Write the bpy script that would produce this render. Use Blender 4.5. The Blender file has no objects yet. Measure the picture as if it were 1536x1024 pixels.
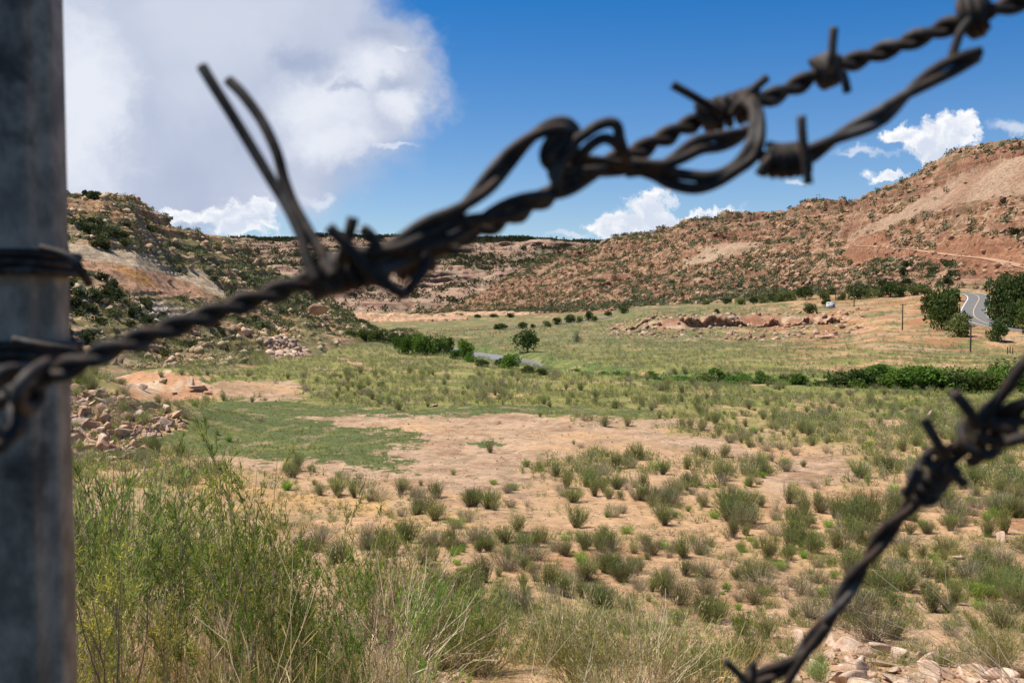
import bpy, math, random
import numpy as np
from mathutils import Vector

# ------------------------------------------------------------------ camera, sky, sun, exposure
SC = bpy.context.scene
COL = SC.collection
F = 1536 * 35.0 / 36.0                 # focal length in photo pixels
TP = 72.0 / F                          # tan(pitch): horizon at row 440
PITCH = math.atan(TP)
CP, SP = math.cos(PITCH), math.sin(PITCH)

cam_d = bpy.data.cameras.new('camera')
cam_d.lens = 35.0
cam_d.sensor_width = 36.0
cam_d.clip_start = 0.02
cam_d.clip_end = 20000
cam_d.dof.use_dof = True
cam_d.dof.focus_distance = 45.0
cam_d.dof.aperture_fstop = 19.0
cam = bpy.data.objects.new('camera', cam_d)
COL.objects.link(cam)
cam.location = (0, 0, 0)
cam.rotation_euler = (math.radians(90) - PITCH, 0, 0)
SC.camera = cam

SUN_EL = math.radians(62)
SUN_AZ = math.radians(-82)             # from +Y (view direction) towards the left
sun_vec = Vector((math.sin(SUN_AZ) * math.cos(SUN_EL), math.cos(SUN_AZ) * math.cos(SUN_EL), math.sin(SUN_EL)))
sl = bpy.data.lights.new('sun', 'SUN')
sl.energy = 5.0
sl.angle = math.radians(0.53)
sl.color = (1.0, 0.94, 0.84)
sun = bpy.data.objects.new('sun', sl)
COL.objects.link(sun)
sun.rotation_euler = sun_vec.to_track_quat('Z', 'Y').to_euler()

SC.view_settings.view_transform = 'Standard'
SC.view_settings.look = 'None'
SC.view_settings.gamma = 1.0
SC.view_settings.exposure = 0.34
SC.view_settings.use_curve_mapping = False
SC.cycles.max_bounces = 6
SC.cycles.transparent_max_bounces = 8
SC.cycles.use_denoising = True


def ray(px, py):
    """world direction of a photo pixel, scaled so that Y = 1"""
    a = (np.asarray(px, float) - 768) / F
    b = (512 - np.asarray(py, float)) / F
    y = CP + b * SP
    return a / y, (b * CP - SP) / y


def project(X, Y, Z):
    dep = Y * CP - Z * SP
    dep = np.where(dep < 0.05, 0.05, dep)
    return 768 + F * X / dep, 512 - F * (Y * SP + Z * CP) / dep


# ---- world: physical sky with procedural clouds laid out by direction
W = bpy.data.worlds.new('World')
SC.world = W
W.use_nodes = True
nt = W.node_tree
nt.nodes.clear()


def N(tree, typ, **kw):
    n = tree.nodes.new(typ)
    for k, v in kw.items():
        setattr(n, k, v)
    return n


def setin(tree, sock, v):
    if isinstance(v, bpy.types.NodeSocket):
        tree.links.new(v, sock)
    elif v is not None:
        sock.default_value = v


def M(tree, op, a, b=None, c=None, clamp=False):
    n = tree.nodes.new('ShaderNodeMath')
    n.operation = op
    n.use_clamp = clamp
    setin(tree, n.inputs[0], a)
    if b is not None: setin(tree, n.inputs[1], b)
    if c is not None: setin(tree, n.inputs[2], c)
    return n.outputs[0]


def MIX(tree, fac, a, b, blend='MIX'):
    n = tree.nodes.new('ShaderNodeMix')
    n.data_type = 'RGBA'
    n.blend_type = blend
    setin(tree, n.inputs[0], fac)
    setin(tree, n.inputs[6], a if isinstance(a, bpy.types.NodeSocket) else (*a, 1) if len(a) == 3 else a)
    setin(tree, n.inputs[7], b if isinstance(b, bpy.types.NodeSocket) else (*b, 1) if len(b) == 3 else b)
    return n.outputs[2]


def SMOOTH(tree, v, lo, hi, a=0.0, b=1.0):
    n = tree.nodes.new('ShaderNodeMapRange')
    n.interpolation_type = 'SMOOTHSTEP'
    setin(tree, n.inputs[0], v)
    for i, x in enumerate((lo, hi, a, b)):
        n.inputs[i + 1].default_value = x
    return n.outputs[0]


def NOISE(tree, vec, scale, detail=5, rough=0.55, dist=0.0, out=0):
    n = tree.nodes.new('ShaderNodeTexNoise')
    n.inputs['Scale'].default_value = scale
    n.inputs['Detail'].default_value = detail
    n.inputs['Roughness'].default_value = rough
    n.inputs['Distortion'].default_value = dist
    if vec is not None: tree.links.new(vec, n.inputs['Vector'])
    return n.outputs[out]


sky = N(nt, 'ShaderNodeTexSky', sky_type='NISHITA', sun_disc=False)
sky.sun_elevation = SUN_EL
sky.sun_rotation = SUN_AZ
sky.altitude = 1600
sky.air_density = 1.0
sky.dust_density = 0.3
sky.ozone_density = 2.2
tc = N(nt, 'ShaderNodeTexCoord')
sep = N(nt, 'ShaderNodeSeparateXYZ')
nt.links.new(tc.outputs['Generated'], sep.inputs[0])
yy = M(nt, 'MAXIMUM', sep.outputs[1], 0.02)
u = M(nt, 'DIVIDE', sep.outputs[0], yy)
v = M(nt, 'DIVIDE', sep.outputs[2], yy)
uv0 = N(nt, 'ShaderNodeCombineXYZ')
nt.links.new(u, uv0.inputs[0]); nt.links.new(v, uv0.inputs[1])
wn1 = N(nt, 'ShaderNodeTexNoise'); wn1.inputs['Scale'].default_value = 6; wn1.inputs['Detail'].default_value = 4; wn1.inputs['Roughness'].default_value = 0.6
nt.links.new(uv0.outputs[0], wn1.inputs['Vector'])
ws = N(nt, 'ShaderNodeSeparateColor'); nt.links.new(wn1.outputs['Color'], ws.inputs[0])
u = M(nt, 'ADD', u, M(nt, 'MULTIPLY', M(nt, 'SUBTRACT', ws.outputs[0], 0.5), 0.12))
v = M(nt, 'ADD', v, M(nt, 'MULTIPLY', M(nt, 'SUBTRACT', ws.outputs[1], 0.5), 0.06))
wn2 = N(nt, 'ShaderNodeTexNoise'); wn2.inputs['Scale'].default_value = 26; wn2.inputs['Detail'].default_value = 6; wn2.inputs['Roughness'].default_value = 0.62
nt.links.new(uv0.outputs[0], wn2.inputs['Vector'])
ws2 = N(nt, 'ShaderNodeSeparateColor'); nt.links.new(wn2.outputs['Color'], ws2.inputs[0])
u = M(nt, 'ADD', u, M(nt, 'MULTIPLY', M(nt, 'SUBTRACT', ws2.outputs[0], 0.5), 0.055))
v = M(nt, 'ADD', v, M(nt, 'MULTIPLY', M(nt, 'SUBTRACT', ws2.outputs[1], 0.5), 0.042))
uv = N(nt, 'ShaderNodeCombineXYZ')
nt.links.new(u, uv.inputs[0])
nt.links.new(v, uv.inputs[1])
UV = uv.outputs[0]


def UVN(du, dv, scale, detail=6, rough=0.6, dist=0.0, sy=1.0):
    m = N(nt, 'ShaderNodeMapping')
    m.inputs['Location'].default_value = (du, dv, 0)
    m.inputs['Scale'].default_value = (1, sy, 1)
    nt.links.new(UV, m.inputs[0])
    return NOISE(nt, m.outputs[0], scale, detail, rough, dist)


def blob(px, py, rx, ry, amp=1.0):
    cu, cv = ray(px, py)
    a = M(nt, 'MULTIPLY', M(nt, 'SUBTRACT', u, float(cu)), F / rx)
    b = M(nt, 'MULTIPLY', M(nt, 'SUBTRACT', v, float(cv)), F / ry)
    r = M(nt, 'SQRT', M(nt, 'ADD', M(nt, 'MULTIPLY', a, a), M(nt, 'MULTIPLY', b, b)))
    return M(nt, 'MULTIPLY', M(nt, 'SUBTRACT', 1.0, r), amp)


def union(bl):
    o = bl[0]
    for x in bl[1:]:
        n = nt.nodes.new('ShaderNodeMath')
        n.operation = 'SMOOTH_MAX'
        n.inputs[2].default_value = 0.12
        nt.links.new(o, n.inputs[0]); nt.links.new(x, n.inputs[1])
        o = n.outputs[0]
    return o


nA = UVN(3.1, 1.7, 16, 7, 0.6, 0.0)           # cumulus puffs
nA2 = UVN(3.1 + 0.006, 1.7 - 0.007, 16, 7, 0.6, 0.0)
nB = UVN(8.2, 0.4, 3.2, 6, 0.55, 0.2)           # broad soft billows
nC = UVN(1.2, 5.5, 9, 7, 0.62, 0.0, 1.5)
nBlow = UVN(4.4, 7.7, 4.5, 3, 0.5)

# the large veil-like cloud bank on the left
big = union([blob(160, 60, 400, 330), blob(345, 10, 270, 260), blob(330, 190, 330, 170), blob(520, 130, 170, 140), blob(120, 240, 400, 170)])
bigd = M(nt, 'ADD', M(nt, 'MULTIPLY', big, 1.25), M(nt, 'MULTIPLY', M(nt, 'SUBTRACT', nB, 0.5), 0.55))
bigd = M(nt, 'ADD', bigd, M(nt, 'MULTIPLY', M(nt, 'SUBTRACT', nC, 0.5), 0.22))
big_a = SMOOTH(nt, bigd, 0.0, 0.46)
lobe = union([blob(555, 105, 95, 60), blob(470, 170, 120, 70), blob(600, 160, 70, 40), blob(110, 150, 120, 260), blob(500, 210, 110, 50)])
lobe_a = SMOOTH(nt, M(nt, 'ADD', lobe, M(nt, 'MULTIPLY', M(nt, 'SUBTRACT', nC, 0.5), 1.3)), 0.0, 0.9)
smd = union([blob(432, 108, 62, 34), blob(590, 128, 60, 26), blob(505, 140, 40, 12), blob(560, 55, 60, 30)])
smd_a = SMOOTH(nt, M(nt, 'ADD', smd, M(nt, 'MULTIPLY', M(nt, 'SUBTRACT', nC, 0.5), 1.6)), 0.0, 1.0)
bigcol = MIX(nt, SMOOTH(nt, nBlow, 0.3, 0.7), (0.36, 0.41, 0.54), (0.50, 0.54, 0.64))
bigcol = MIX(nt, lobe_a, bigcol, (0.63, 0.66, 0.73))
bigcol = MIX(nt, M(nt, 'MULTIPLY', smd_a, 0.55), bigcol, (0.25, 0.31, 0.46))

# small crisp cumulus along the ridges
cum = union([blob(365, 318, 60, 42), blob(330, 325, 75, 30), blob(400, 310, 40, 34), blob(300, 330, 70, 18), blob(362, 340, 60, 22),
             blob(962, 302, 52, 40), blob(940, 330, 70, 30), blob(1000, 325, 75, 22), blob(1070, 320, 66, 20), blob(960, 345, 90, 18),
             blob(1390, 215, 62, 34), blob(1445, 198, 46, 26), blob(1362, 206, 36, 20), blob(1410, 232, 50, 22), blob(1322, 256, 42, 14),
             blob(1310, 260, 34, 10)])
cumd = M(nt, 'ADD', cum, M(nt, 'MULTIPLY', M(nt, 'SUBTRACT', nA, 0.5), 3.0))
cum_a = SMOOTH(nt, cumd, 0.05, 0.42)
shade = M(nt, 'ADD', M(nt, 'MULTIPLY', M(nt, 'SUBTRACT', nA, nA2), 5.0), M(nt, 'MULTIPLY', M(nt, 'SUBTRACT', 0.75, cumd), 0.75))
cumcol = MIX(nt, SMOOTH(nt, shade, -0.35, 0.75), (0.54, 0.59, 0.69), (0.80, 0.80, 0.81))
wis = union([blob(480, 291, 52, 12), blob(1188, 275, 17, 8), blob(592, 226, 42, 6), blob(600, 78, 26, 8), blob(1300, 228, 70, 8), blob(1520, 195, 60, 14),
             blob(850, 352, 60, 8), blob(547, 340, 12, 7), blob(1350, 262, 30, 8)])
wis_a = M(nt, 'MULTIPLY', SMOOTH(nt, M(nt, 'ADD', wis, M(nt, 'MULTIPLY', M(nt, 'SUBTRACT', nA, 0.5), 1.5)), 0.0, 0.75), 0.75)

skycol = nt.nodes.new('ShaderNodeMix')
skycol.data_type = 'RGBA'
skycol.blend_type = 'MULTIPLY'
skycol.inputs[0].default_value = 1.0
nt.links.new(sky.outputs[0], skycol.inputs[6])
tint = MIX(nt, SMOOTH(nt, sep.outputs[2], 0.0, 0.36), (0.84, 0.90, 1.0), (0.06, 0.62, 1.08))
nt.links.new(MIX(nt, SMOOTH(nt, sep.outputs[2], 0.36, 0.7), tint, (0.16, 0.34, 0.50)), skycol.inputs[7])
STR = 0.09
front = SMOOTH(nt, sep.outputs[1], 0.05, 0.15)


def scaled(c):      # cloud radiance is given as seen in the picture; the background multiplies by STR
    n = nt.nodes.new('ShaderNodeMix')
    n.data_type = 'RGBA'; n.blend_type = 'MULTIPLY'
    n.inputs[0].default_value = 1.0
    nt.links.new(c, n.inputs[6])
    n.inputs[7].default_value = (1 / STR, 1 / STR, 1 / STR, 1)
    return n.outputs[2]


c = MIX(nt, M(nt, 'MULTIPLY', big_a, front), skycol.outputs[2], scaled(bigcol))
c = MIX(nt, M(nt, 'MULTIPLY', wis_a, front), c, scaled(MIX(nt, 0.5, (0.55, 0.60, 0.70), (0.62, 0.66, 0.73))))
c = MIX(nt, M(nt, 'MULTIPLY', cum_a, front), c, scaled(cumcol))
bg = N(nt, 'ShaderNodeBackground')
bg.inputs[1].default_value = STR
nt.links.new(c, bg.inputs[0])
wo = N(nt, 'ShaderNodeOutputWorld')
nt.links.new(bg.outputs[0], wo.inputs[0])

# ------------------------------------------------------------------ helpers
_perm = np.random.RandomState(5).permutation(256)
_perm = np.concatenate([_perm, _perm])
_ga = np.linspace(0, 2 * np.pi, 256, endpoint=False)
_gx, _gy = np.cos(_ga), np.sin(_ga)


def pn(x, y, s=0):
    x = np.asarray(x, float) + s * 17.31
    y = np.asarray(y, float) + s * 9.73
    xi = np.floor(x).astype(int); yi = np.floor(y).astype(int)
    xf = x - xi; yf = y - yi
    ux = xf * xf * xf * (xf * (xf * 6 - 15) + 10); uy = yf * yf * yf * (yf * (yf * 6 - 15) + 10)

    def g(i, j):
        h = _perm[(_perm[(xi + i) & 255] + yi + j) & 255]
        return _gx[h] * (xf - i) + _gy[h] * (yf - j)
    a = g(0, 0) + ux * (g(1, 0) - g(0, 0))
    b = g(0, 1) + ux * (g(1, 1) - g(0, 1))
    return (a + uy * (b - a)) * 1.5


def fbm(x, y, o=4, s=0, r=0.5):
    t = 0; a = 1.0; f = 1.0
    for i in range(o):
        t = t + a * pn(x * f, y * f, s + i)
        a *= r; f *= 2.03
    return t


def ridged(x, y, o=4, s=0):
    t = 0; a = 1.0; f = 1.0
    for i in range(o):
        t = t + a * (1 - 2 * np.abs(pn(x * f, y * f, s + i)))
        a *= 0.5; f *= 2.1
    return t / 1.9


def sstep(a, b, x):
    t = np.clip((x - a) / (b - a), 0, 1)
    return t * t * (3 - 2 * t)


def inpoly(px, py, poly):
    poly = np.asarray(poly, float)
    r = np.zeros(np.shape(px), bool)
    n = len(poly)
    for i in range(n):
        x1, y1 = poly[i]; x2, y2 = poly[(i + 1) % n]
        if y1 == y2: continue
        cnd = ((y1 > py) != (y2 > py)) & (px < (x2 - x1) * (py - y1) / (y2 - y1) + x1)
        r ^= cnd
    return r


def mesh_np(name, V, Fc, mat, col=None, smooth=False, parent=None, link=True):
    """one mesh object from numpy vertices, faces (n x 3 or n x 4, or a list of both) and per-vertex colours"""
    me = bpy.data.meshes.new(name)
    V = np.asarray(V, np.float32)
    fl = [np.asarray(f, np.int32) for f in (Fc if isinstance(Fc, list) else [Fc]) if len(f)]
    me.vertices.add(len(V))
    me.vertices.foreach_set('co', V.ravel())
    loops = np.concatenate([f.ravel() for f in fl])
    sizes = np.concatenate([np.full(len(f), f.shape[1], np.int32) for f in fl])
    starts = np.concatenate([[0], np.cumsum(sizes)[:-1]]).astype(np.int32)
    me.loops.add(len(loops))
    me.loops.foreach_set('vertex_index', loops)
    me.polygons.add(len(sizes))
    me.polygons.foreach_set('loop_start', starts)
    if smooth:
        me.polygons.foreach_set('use_smooth', np.ones(len(sizes), bool))
    if col is not None:
        at = me.color_attributes.new('col', 'FLOAT_COLOR', 'POINT')
        cc = np.ones((len(V), 4), np.float32)
        cc[:, :3] = col
        at.data.foreach_set('color', cc.ravel())
    me.update(calc_edges=True)
    me.validate()
    if mat: me.materials.append(mat)
    if not link:
        return me
    o = bpy.data.objects.new(name, me)
    COL.objects.link(o)
    if parent: o.parent = parent
    return o


def tag(o, label=None, cat=None, group=None, kind=None):
    if label: o['label'] = label
    if cat: o['category'] = cat
    if group: o['group'] = group
    if kind: o['kind'] = kind
    return o


def empty(name, loc=(0, 0, 0), rz=0.0):
    o = bpy.data.objects.new(name, None)
    COL.objects.link(o)
    o.empty_display_size = 0.1
    o.location = loc
    o.rotation_euler = (0, 0, rz)
    return o


def copy_tree(o, parent=None):
    c_ = o.copy()
    COL.objects.link(c_)
    c_.parent = parent
    for ch in o.children:
        copy_tree(ch, c_)
    return c_


# ------------------------------------------------------------------ materials
def newmat(name):
    m = bpy.data.materials.new(name)
    m.use_nodes = True
    t = m.node_tree
    t.nodes.clear()
    out = N(t, 'ShaderNodeOutputMaterial')
    p = N(t, 'ShaderNodeBsdfPrincipled')
    t.links.new(p.outputs[0], out.inputs[0])
    return m, t, p, out


def attr(t):
    a = N(t, 'ShaderNodeAttribute', attribute_name='col')
    return a.outputs['Color']


def earth(name, sc, bump_d, lo=0.7, hi=1.25, rough=0.95, far=False, spk=0.0):
    """soil or rock: painted albedo, mottled by three sizes of world-space grain, with matching relief"""
    m, t, p, out = newmat(name)
    g = N(t, 'ShaderNodeNewGeometry')
    pos = g.outputs['Position']
    n1 = NOISE(t, pos, sc, 8, 0.7)
    n2 = NOISE(t, pos, sc * 7, 6, 0.7)
    n3 = NOISE(t, pos, sc * 0.13, 4, 0.6)
    k = M(t, 'ADD', M(t, 'MULTIPLY', n1, 0.5), M(t, 'ADD', M(t, 'MULTIPLY', n2, 0.35), M(t, 'MULTIPLY', n3, 0.15)))
    k = SMOOTH(t, k, 0.36, 0.64, lo, hi)
    kc = N(t, 'ShaderNodeCombineXYZ')
    for i in range(3): t.links.new(k, kc.inputs[i])
    c1 = MIX(t, 1.0, attr(t), kc.outputs[0], 'MULTIPLY')
    # loose stones: paler and redder cells
    vo = N(t, 'ShaderNodeTexVoronoi')
    vo.inputs['Scale'].default_value = sc * 5
    t.links.new(pos, vo.inputs['Vector'])
    stone = SMOOTH(t, vo.outputs['Distance'], 0.28, 0.12)
    hue = MIX(t, vo.outputs['Color'], (0.62, 0.52, 0.46), (1.5, 1.42, 1.32))
    c2 = MIX(t, M(t, 'MULTIPLY', stone, spk), c1, MIX(t, 1.0, c1, hue, 'MULTIPLY'))
    t.links.new(c2, p.inputs['Base Color'])
    p.inputs['Roughness'].default_value = rough
    p.inputs['Specular IOR Level'].default_value = 0.15
    b = N(t, 'ShaderNodeBump')
    b.inputs['Strength'].default_value = 0.8
    b.inputs['Distance'].default_value = bump_d
    h = M(t, 'ADD', M(t, 'MULTIPLY', n1, 1.0), M(t, 'ADD', M(t, 'MULTIPLY', n2, 0.4), M(t, 'MULTIPLY', stone, 0.3 * spk)))
    t.links.new(h, b.inputs['Height'])
    t.links.new(b.outputs[0], p.inputs['Normal'])
    return m


def foliage(name, trans=0.25, var=0.25, gain=1.5):
    m, t, p, out = newmat(name)
    oi = N(t, 'ShaderNodeObjectInfo')
    a = attr(t)
    hs = N(t, 'ShaderNodeHueSaturation')
    t.links.new(a, hs.inputs['Color'])
    t.links.new(SMOOTH(t, oi.outputs['Random'], 0, 1, 1 - var, 1 + var), hs.inputs['Value'])
    r2 = M(t, 'FRACT', M(t, 'MULTIPLY', oi.outputs['Random'], 17.3))
    t.links.new(M(t, 'ADD', 0.485, M(t, 'MULTIPLY', r2, 0.03)), hs.inputs['Hue'])
    hs.inputs['Saturation'].default_value = 1.05
    gn = N(t, 'ShaderNodeVectorMath', operation='SCALE'); gn.inputs['Scale'].default_value = gain
    t.links.new(hs.outputs[0], gn.inputs[0]); hs = gn
    t.links.new(hs.outputs[0], p.inputs['Base Color'])
    p.inputs['Roughness'].default_value = 0.75
    p.inputs['Specular IOR Level'].default_value = 0.2
    tr = N(t, 'ShaderNodeBsdfTranslucent')
    t.links.new(hs.outputs[0], tr.inputs[0])
    mx = N(t, 'ShaderNodeMixShader')
    mx.inputs[0].default_value = trans
    t.links.new(p.outputs[0], mx.inputs[1]); t.links.new(tr.outputs[0], mx.inputs[2])
    t.links.new(mx.outputs[0], out.inputs[0])
    return m


def plain(name, colr, rough=0.8, spec=0.3, metal=0.0, nsc=40, lo=0.6, hi=1.3, bump=0.0):
    m, t, p, out = newmat(name)
    tc_ = N(t, 'ShaderNodeTexCoord')
    n1 = NOISE(t, tc_.outputs['Object'], nsc, 6, 0.65)
    k = SMOOTH(t, n1, 0.3, 0.7, lo, hi)
    kc = N(t, 'ShaderNodeCombineXYZ')
    for i in range(3): t.links.new(k, kc.inputs[i])
    t.links.new(MIX(t, 1.0, colr, kc.outputs[0], 'MULTIPLY'), p.inputs['Base Color'])
    p.inputs['Roughness'].default_value = rough
    p.inputs['Specular IOR Level'].default_value = spec
    p.inputs['Metallic'].default_value = metal
    if bump:
        b = N(t, 'ShaderNodeBump')
        b.inputs['Distance'].default_value = bump
        t.links.new(n1, b.inputs['Height'])
        t.links.new(b.outputs[0], p.inputs['Normal'])
    return m


M_ground = earth('valley_soil', 2.2, 0.06, 0.66, 1.26, spk=0.7)
M_hill = earth('red_rock_slope', 0.75, 0.6, 0.45, 1.4, spk=1.0)
M_mesa = earth('far_rock_slope', 0.16, 1.6, 0.6, 1.35, spk=0.8)
M_leaf = foliage('shrub_foliage', 0.36, 0.28, 1.75)
M_leafn = foliage('shrub_foliage_near', 0.42, 0.32, 1.8)
M_bark = foliage('shrub_stems', 0.0, 0.15, 1.25)
M_grass = foliage('grass_blades', 0.38, 0.1, 1.5)
M_rock = earth('loose_rock', 4.0, 0.03, 0.72, 1.22, spk=0.15)
M_rockf = earth('slope_rock', 1.2, 0.1, 0.7, 1.25, spk=0.3)

# ------------------------------------------------------------------ terrain
GD = np.array([0.6, 3, 6, 9, 12, 16, 20, 28, 40, 52, 66, 88, 112, 140, 157, 190, 230, 262, 266, 300, 340, 400, 600, 900, 1600, 6000], float)
GX = np.array([-900, 100, 300, 500, 640, 760, 900, 1000, 1100, 1250, 1330, 1450, 1536, 2400], float)
_c = [-1.7, -1.95, -2.9, -3.75, -4.4, -5.0, -5.5, -6.25, -7.0, -7.5, -8.0, -8.6, -9.0, -9.6, -10.0, -10.4, -10.9, -11.2, -11.3, -11.7, -12.0, -12.5, -14.3, -17, -20, -60]
GZ = np.array([_c] * len(GX), float)


def setz(col, vals):
    i = list(GX).index(col)
    for d, z in vals.items():
        GZ[i, list(GD).index(d)] = z


setz(640, {300: -11.8, 400: -12.6, 600: -14.4})
setz(760, {262: -10.6, 266: -10.7, 300: -10.8, 340: -11.0, 400: -11.4, 600: -13.2})
setz(900, {190: -10.2, 230: -10.4, 262: -10.2, 266: -9.9, 300: -9.4, 340: -9.1, 400: -9.0, 600: -10.5})
setz(1000, {190: -10.2, 230: -11.1, 262: -9.2, 266: -6.6, 300: -6.0, 340: -5.8, 400: -5.6, 600: -6})
setz(1100, {190: -10.3, 230: -11.1, 262: -8.6, 266: -5.7, 300: -5.0, 340: -4.2, 400: -3.2, 600: -1})
setz(1250, {190: -10.3, 230: -10.6, 262: -8.0, 266: -5.8, 300: -3.6, 340: -1.6, 400: 0.5, 600: 3})
setz(1330, {157: -10.0, 190: -9.9, 230: -8.3, 262: -5.6, 266: -4.8, 300: -2.4, 340: -0.4, 400: 2, 600: 5})
for cx in (1450, 1536, 2400):
    setz(cx, {157: -10.4, 190: -10.5, 230: -7.0, 262: -4.3, 266: -3.2, 300: -0.1, 340: 1.2, 400: 3, 600: 6})
LGD = np.log(GD)


def smooth_interp(x, xp, fp):
    return np.interp(x, xp, fp)


def ground_base(cx, d):
    """bilinear look-up in the table of ground heights: azimuth column, distance"""
    ci = np.clip(np.interp(cx, GX, np.arange(len(GX))), 0, len(GX) - 1.001)
    di = np.clip(np.interp(np.log(np.maximum(d, 0.61)), LGD, np.arange(len(GD))), 0, len(GD) - 1.001)
    a = ci.astype(int); b = di.astype(int)
    fa = ci - a; fb = di - b
    fa = fa * fa * (3 - 2 * fa)
    return (GZ[a, b] * (1 - fa) + GZ[a + 1, b] * fa) * (1 - fb) + (GZ[a, b + 1] * (1 - fa) + GZ[a + 1, b + 1] * fa) * fb


# river course: (photo column, distance, half width)
RIV = [(560, 262, 3.0), (640, 205, 3.2), (690, 182, 3.2), (735, 172, 3.4), (770, 160, 2.6), (795, 148, 1.3), (850, 134, 0.6), (930, 120, 1.6), (1040, 108, 1.5), (1180, 100, 1.5), (1340, 94, 1.5), (1536, 90, 1.5), (1800, 86, 1.5)]
RIVX = np.array([(ray(c_, 440)[0] * d_) for c_, d_, w_ in RIV])
RIVY = np.array([d_ for c_, d_, w_ in RIV], float)
RIVW = np.array([w_ for c_, d_, w_ in RIV], float)


def polydist(X, Y, PX, PY):
    best = np.full(np.shape(X), 1e9); bt = np.zeros(np.shape(X))
    for i in range(len(PX) - 1):
        dx, dy = PX[i + 1] - PX[i], PY[i + 1] - PY[i]
        L = dx * dx + dy * dy
        t = np.clip(((X - PX[i]) * dx + (Y - PY[i]) * dy) / L, 0, 1)
        q = np.hypot(X - PX[i] - t * dx, Y - PY[i] - t * dy)
        m = q < best
        best = np.where(m, q, best); bt = np.where(m, i + t, bt)
    return best, bt


RIV_Z = -11.0
# asphalt road (column, distance) and its bed height
ROADP = np.array([(1290, 338), (1340, 330), (1390, 322), (1425, 314), (1450, 306), (1464, 296), (1468, 284), (1464, 270), (1460, 256), (1463, 243), (1478, 232), (1510, 222), (1580, 212), (1700, 204)], float)
ROADX = (ROADP[:, 0] - 768) / F * ROADP[:, 1]
ROADY = ROADP[:, 1]


def catmull(P, n):
    P = np.asarray(P, float)
    Q = np.vstack([2 * P[0] - P[1], P, 2 * P[-1] - P[-2]])
    out = []
    for i in range(1, len(Q) - 2):
        t = np.linspace(0, 1, n, endpoint=False)[:, None]
        p0, p1, p2, p3 = Q[i - 1], Q[i], Q[i + 1], Q[i + 2]
        out.append(0.5 * ((2 * p1) + (-p0 + p2) * t + (2 * p0 - 5 * p1 + 4 * p2 - p3) * t ** 2 + (-p0 + 3 * p1 - 3 * p2 + p3) * t ** 3))
    out.append(P[-1:])
    return np.vstack(out)


_rp = catmull(np.stack([ROADX, ROADY], 1), 6)
_rz = ground_base(768 + F * _rp[:, 0] / _rp[:, 1], _rp[:, 1])
_rz = np.convolve(np.pad(_rz, 6, mode='edge'), np.ones(13) / 13, 'valid')


def gz(X, Y):
    """height of the valley ground at any point"""
    X = np.asarray(X, float); Y = np.asarray(Y, float)
    Yc = np.maximum(Y, 0.6)
    w = sstep(20, 200, Yc)
    cx = 768 + F * X / Yc
    # ragged terrace edge: shift the look-up distance and not the height
    d = Yc + w * (7.0 * fbm(X / 45, Y / 45, 3, 3) + 1.5 * fbm(X / 14, Y / 30, 3, 8) * sstep(860, 960, cx) * sstep(230, 250, Yc))
    z = ground_base(cx + 22 * w * fbm(X / 60, Y / 60, 2, 5), np.maximum(d, 0.6))
    z = z + 0.05 * fbm(X / 1.3, Y / 1.3, 3, 1) * sstep(2, 6, Yc) + 0.16 * fbm(X / 7, Y / 7, 3, 2) * sstep(8, 20, Yc) * (1 - 0.8 * sstep(120, 200, Yc)) + 0.5 * fbm(X / 50, Y / 50, 3, 4) * sstep(60, 150, Yc)
    # flat dry pond bed
    # spoil bank under the riprap on the left and the sandy mound beyond it
    z = z + bank(X, Y)
    q, t = polydist(X, Y, RIVX, RIVY)
    hw = np.interp(t, np.arange(len(RIVW)), RIVW)
    near = (Y > 90) & (Y < 300)
    cut = 1 - sstep(hw, hw + 4.5, q)
    z = np.where(near, z * (1 - cut) + np.minimum(z, RIV_Z - 0.5) * cut, z)
    q, t = polydist(X, Y, _rp[:, 0], _rp[:, 1])
    bed = np.interp(t, np.arange(len(_rz)), _rz)
    k = 1 - sstep(4.2, 8.5, q)
    z = np.where(q < 9, z * (1 - k) + (bed - 0.06) * k, z)
    return z


def bump2(X, Y, cx, cy, rx, ry, rot=0.0):
    c_, s_ = math.cos(rot), math.sin(rot)
    a = ((X - cx) * c_ + (Y - cy) * s_) / rx
    b = (-(X - cx) * s_ + (Y - cy) * c_) / ry
    r = np.hypot(a, b)
    return 1 - sstep(0.0, 1.0, r)


def W2(px, d):
    return float((px - 768) / F * d)


RB = (W2(120, 52), 52.0)


def bank(X, Y):
    z = 3.2 * bump2(X, Y, W2(60, 56), 56, 14, 15, 0.2)
    z = z + 2.0 * bump2(X, Y, W2(250, 86), 86, 11, 9, 0)
    z = z + 1.2 * bump2(X, Y, W2(360, 68), 68, 5, 16, 0) * 0
    return z


def at(px, py, dmax=1500.0):
    """where the sight line of a photo pixel meets the valley ground"""
    a, b = ray(px, py)
    d = np.exp(np.linspace(np.log(1.5), np.log(dmax), 700))
    g = gz(a * d, d)
    hit = np.nonzero(b * d < g)[0]
    if not len(hit): return None
    i = hit[0]
    d0 = d[max(i - 1, 0)]; d1 = d[i]
    for _ in range(18):
        m = 0.5 * (d0 + d1)
        if b * m < float(gz(a * m, m)): d1 = m
        else: d0 = m
    return float(a * d1), float(d1), float(gz(a * d1, d1))


def mixc(a, b, k):
    k = np.asarray(k)[..., None]
    return a * (1 - k) + b * k


C = lambda *x: np.array(x, float)
SAND = C(0.485, 0.305, 0.170); SANDP = C(0.46, 0.312, 0.205); SANDO = C(0.50, 0.31, 0.13); REDS = C(0.36, 0.185, 0.095)
MEAD = C(0.108, 0.128, 0.046); YGR = C(0.255, 0.235, 0.075); GRN = C(0.165, 0.17, 0.052); DRY = C(0.36, 0.28, 0.15); SAGE = C(0.14, 0.15, 0.085)

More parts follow.
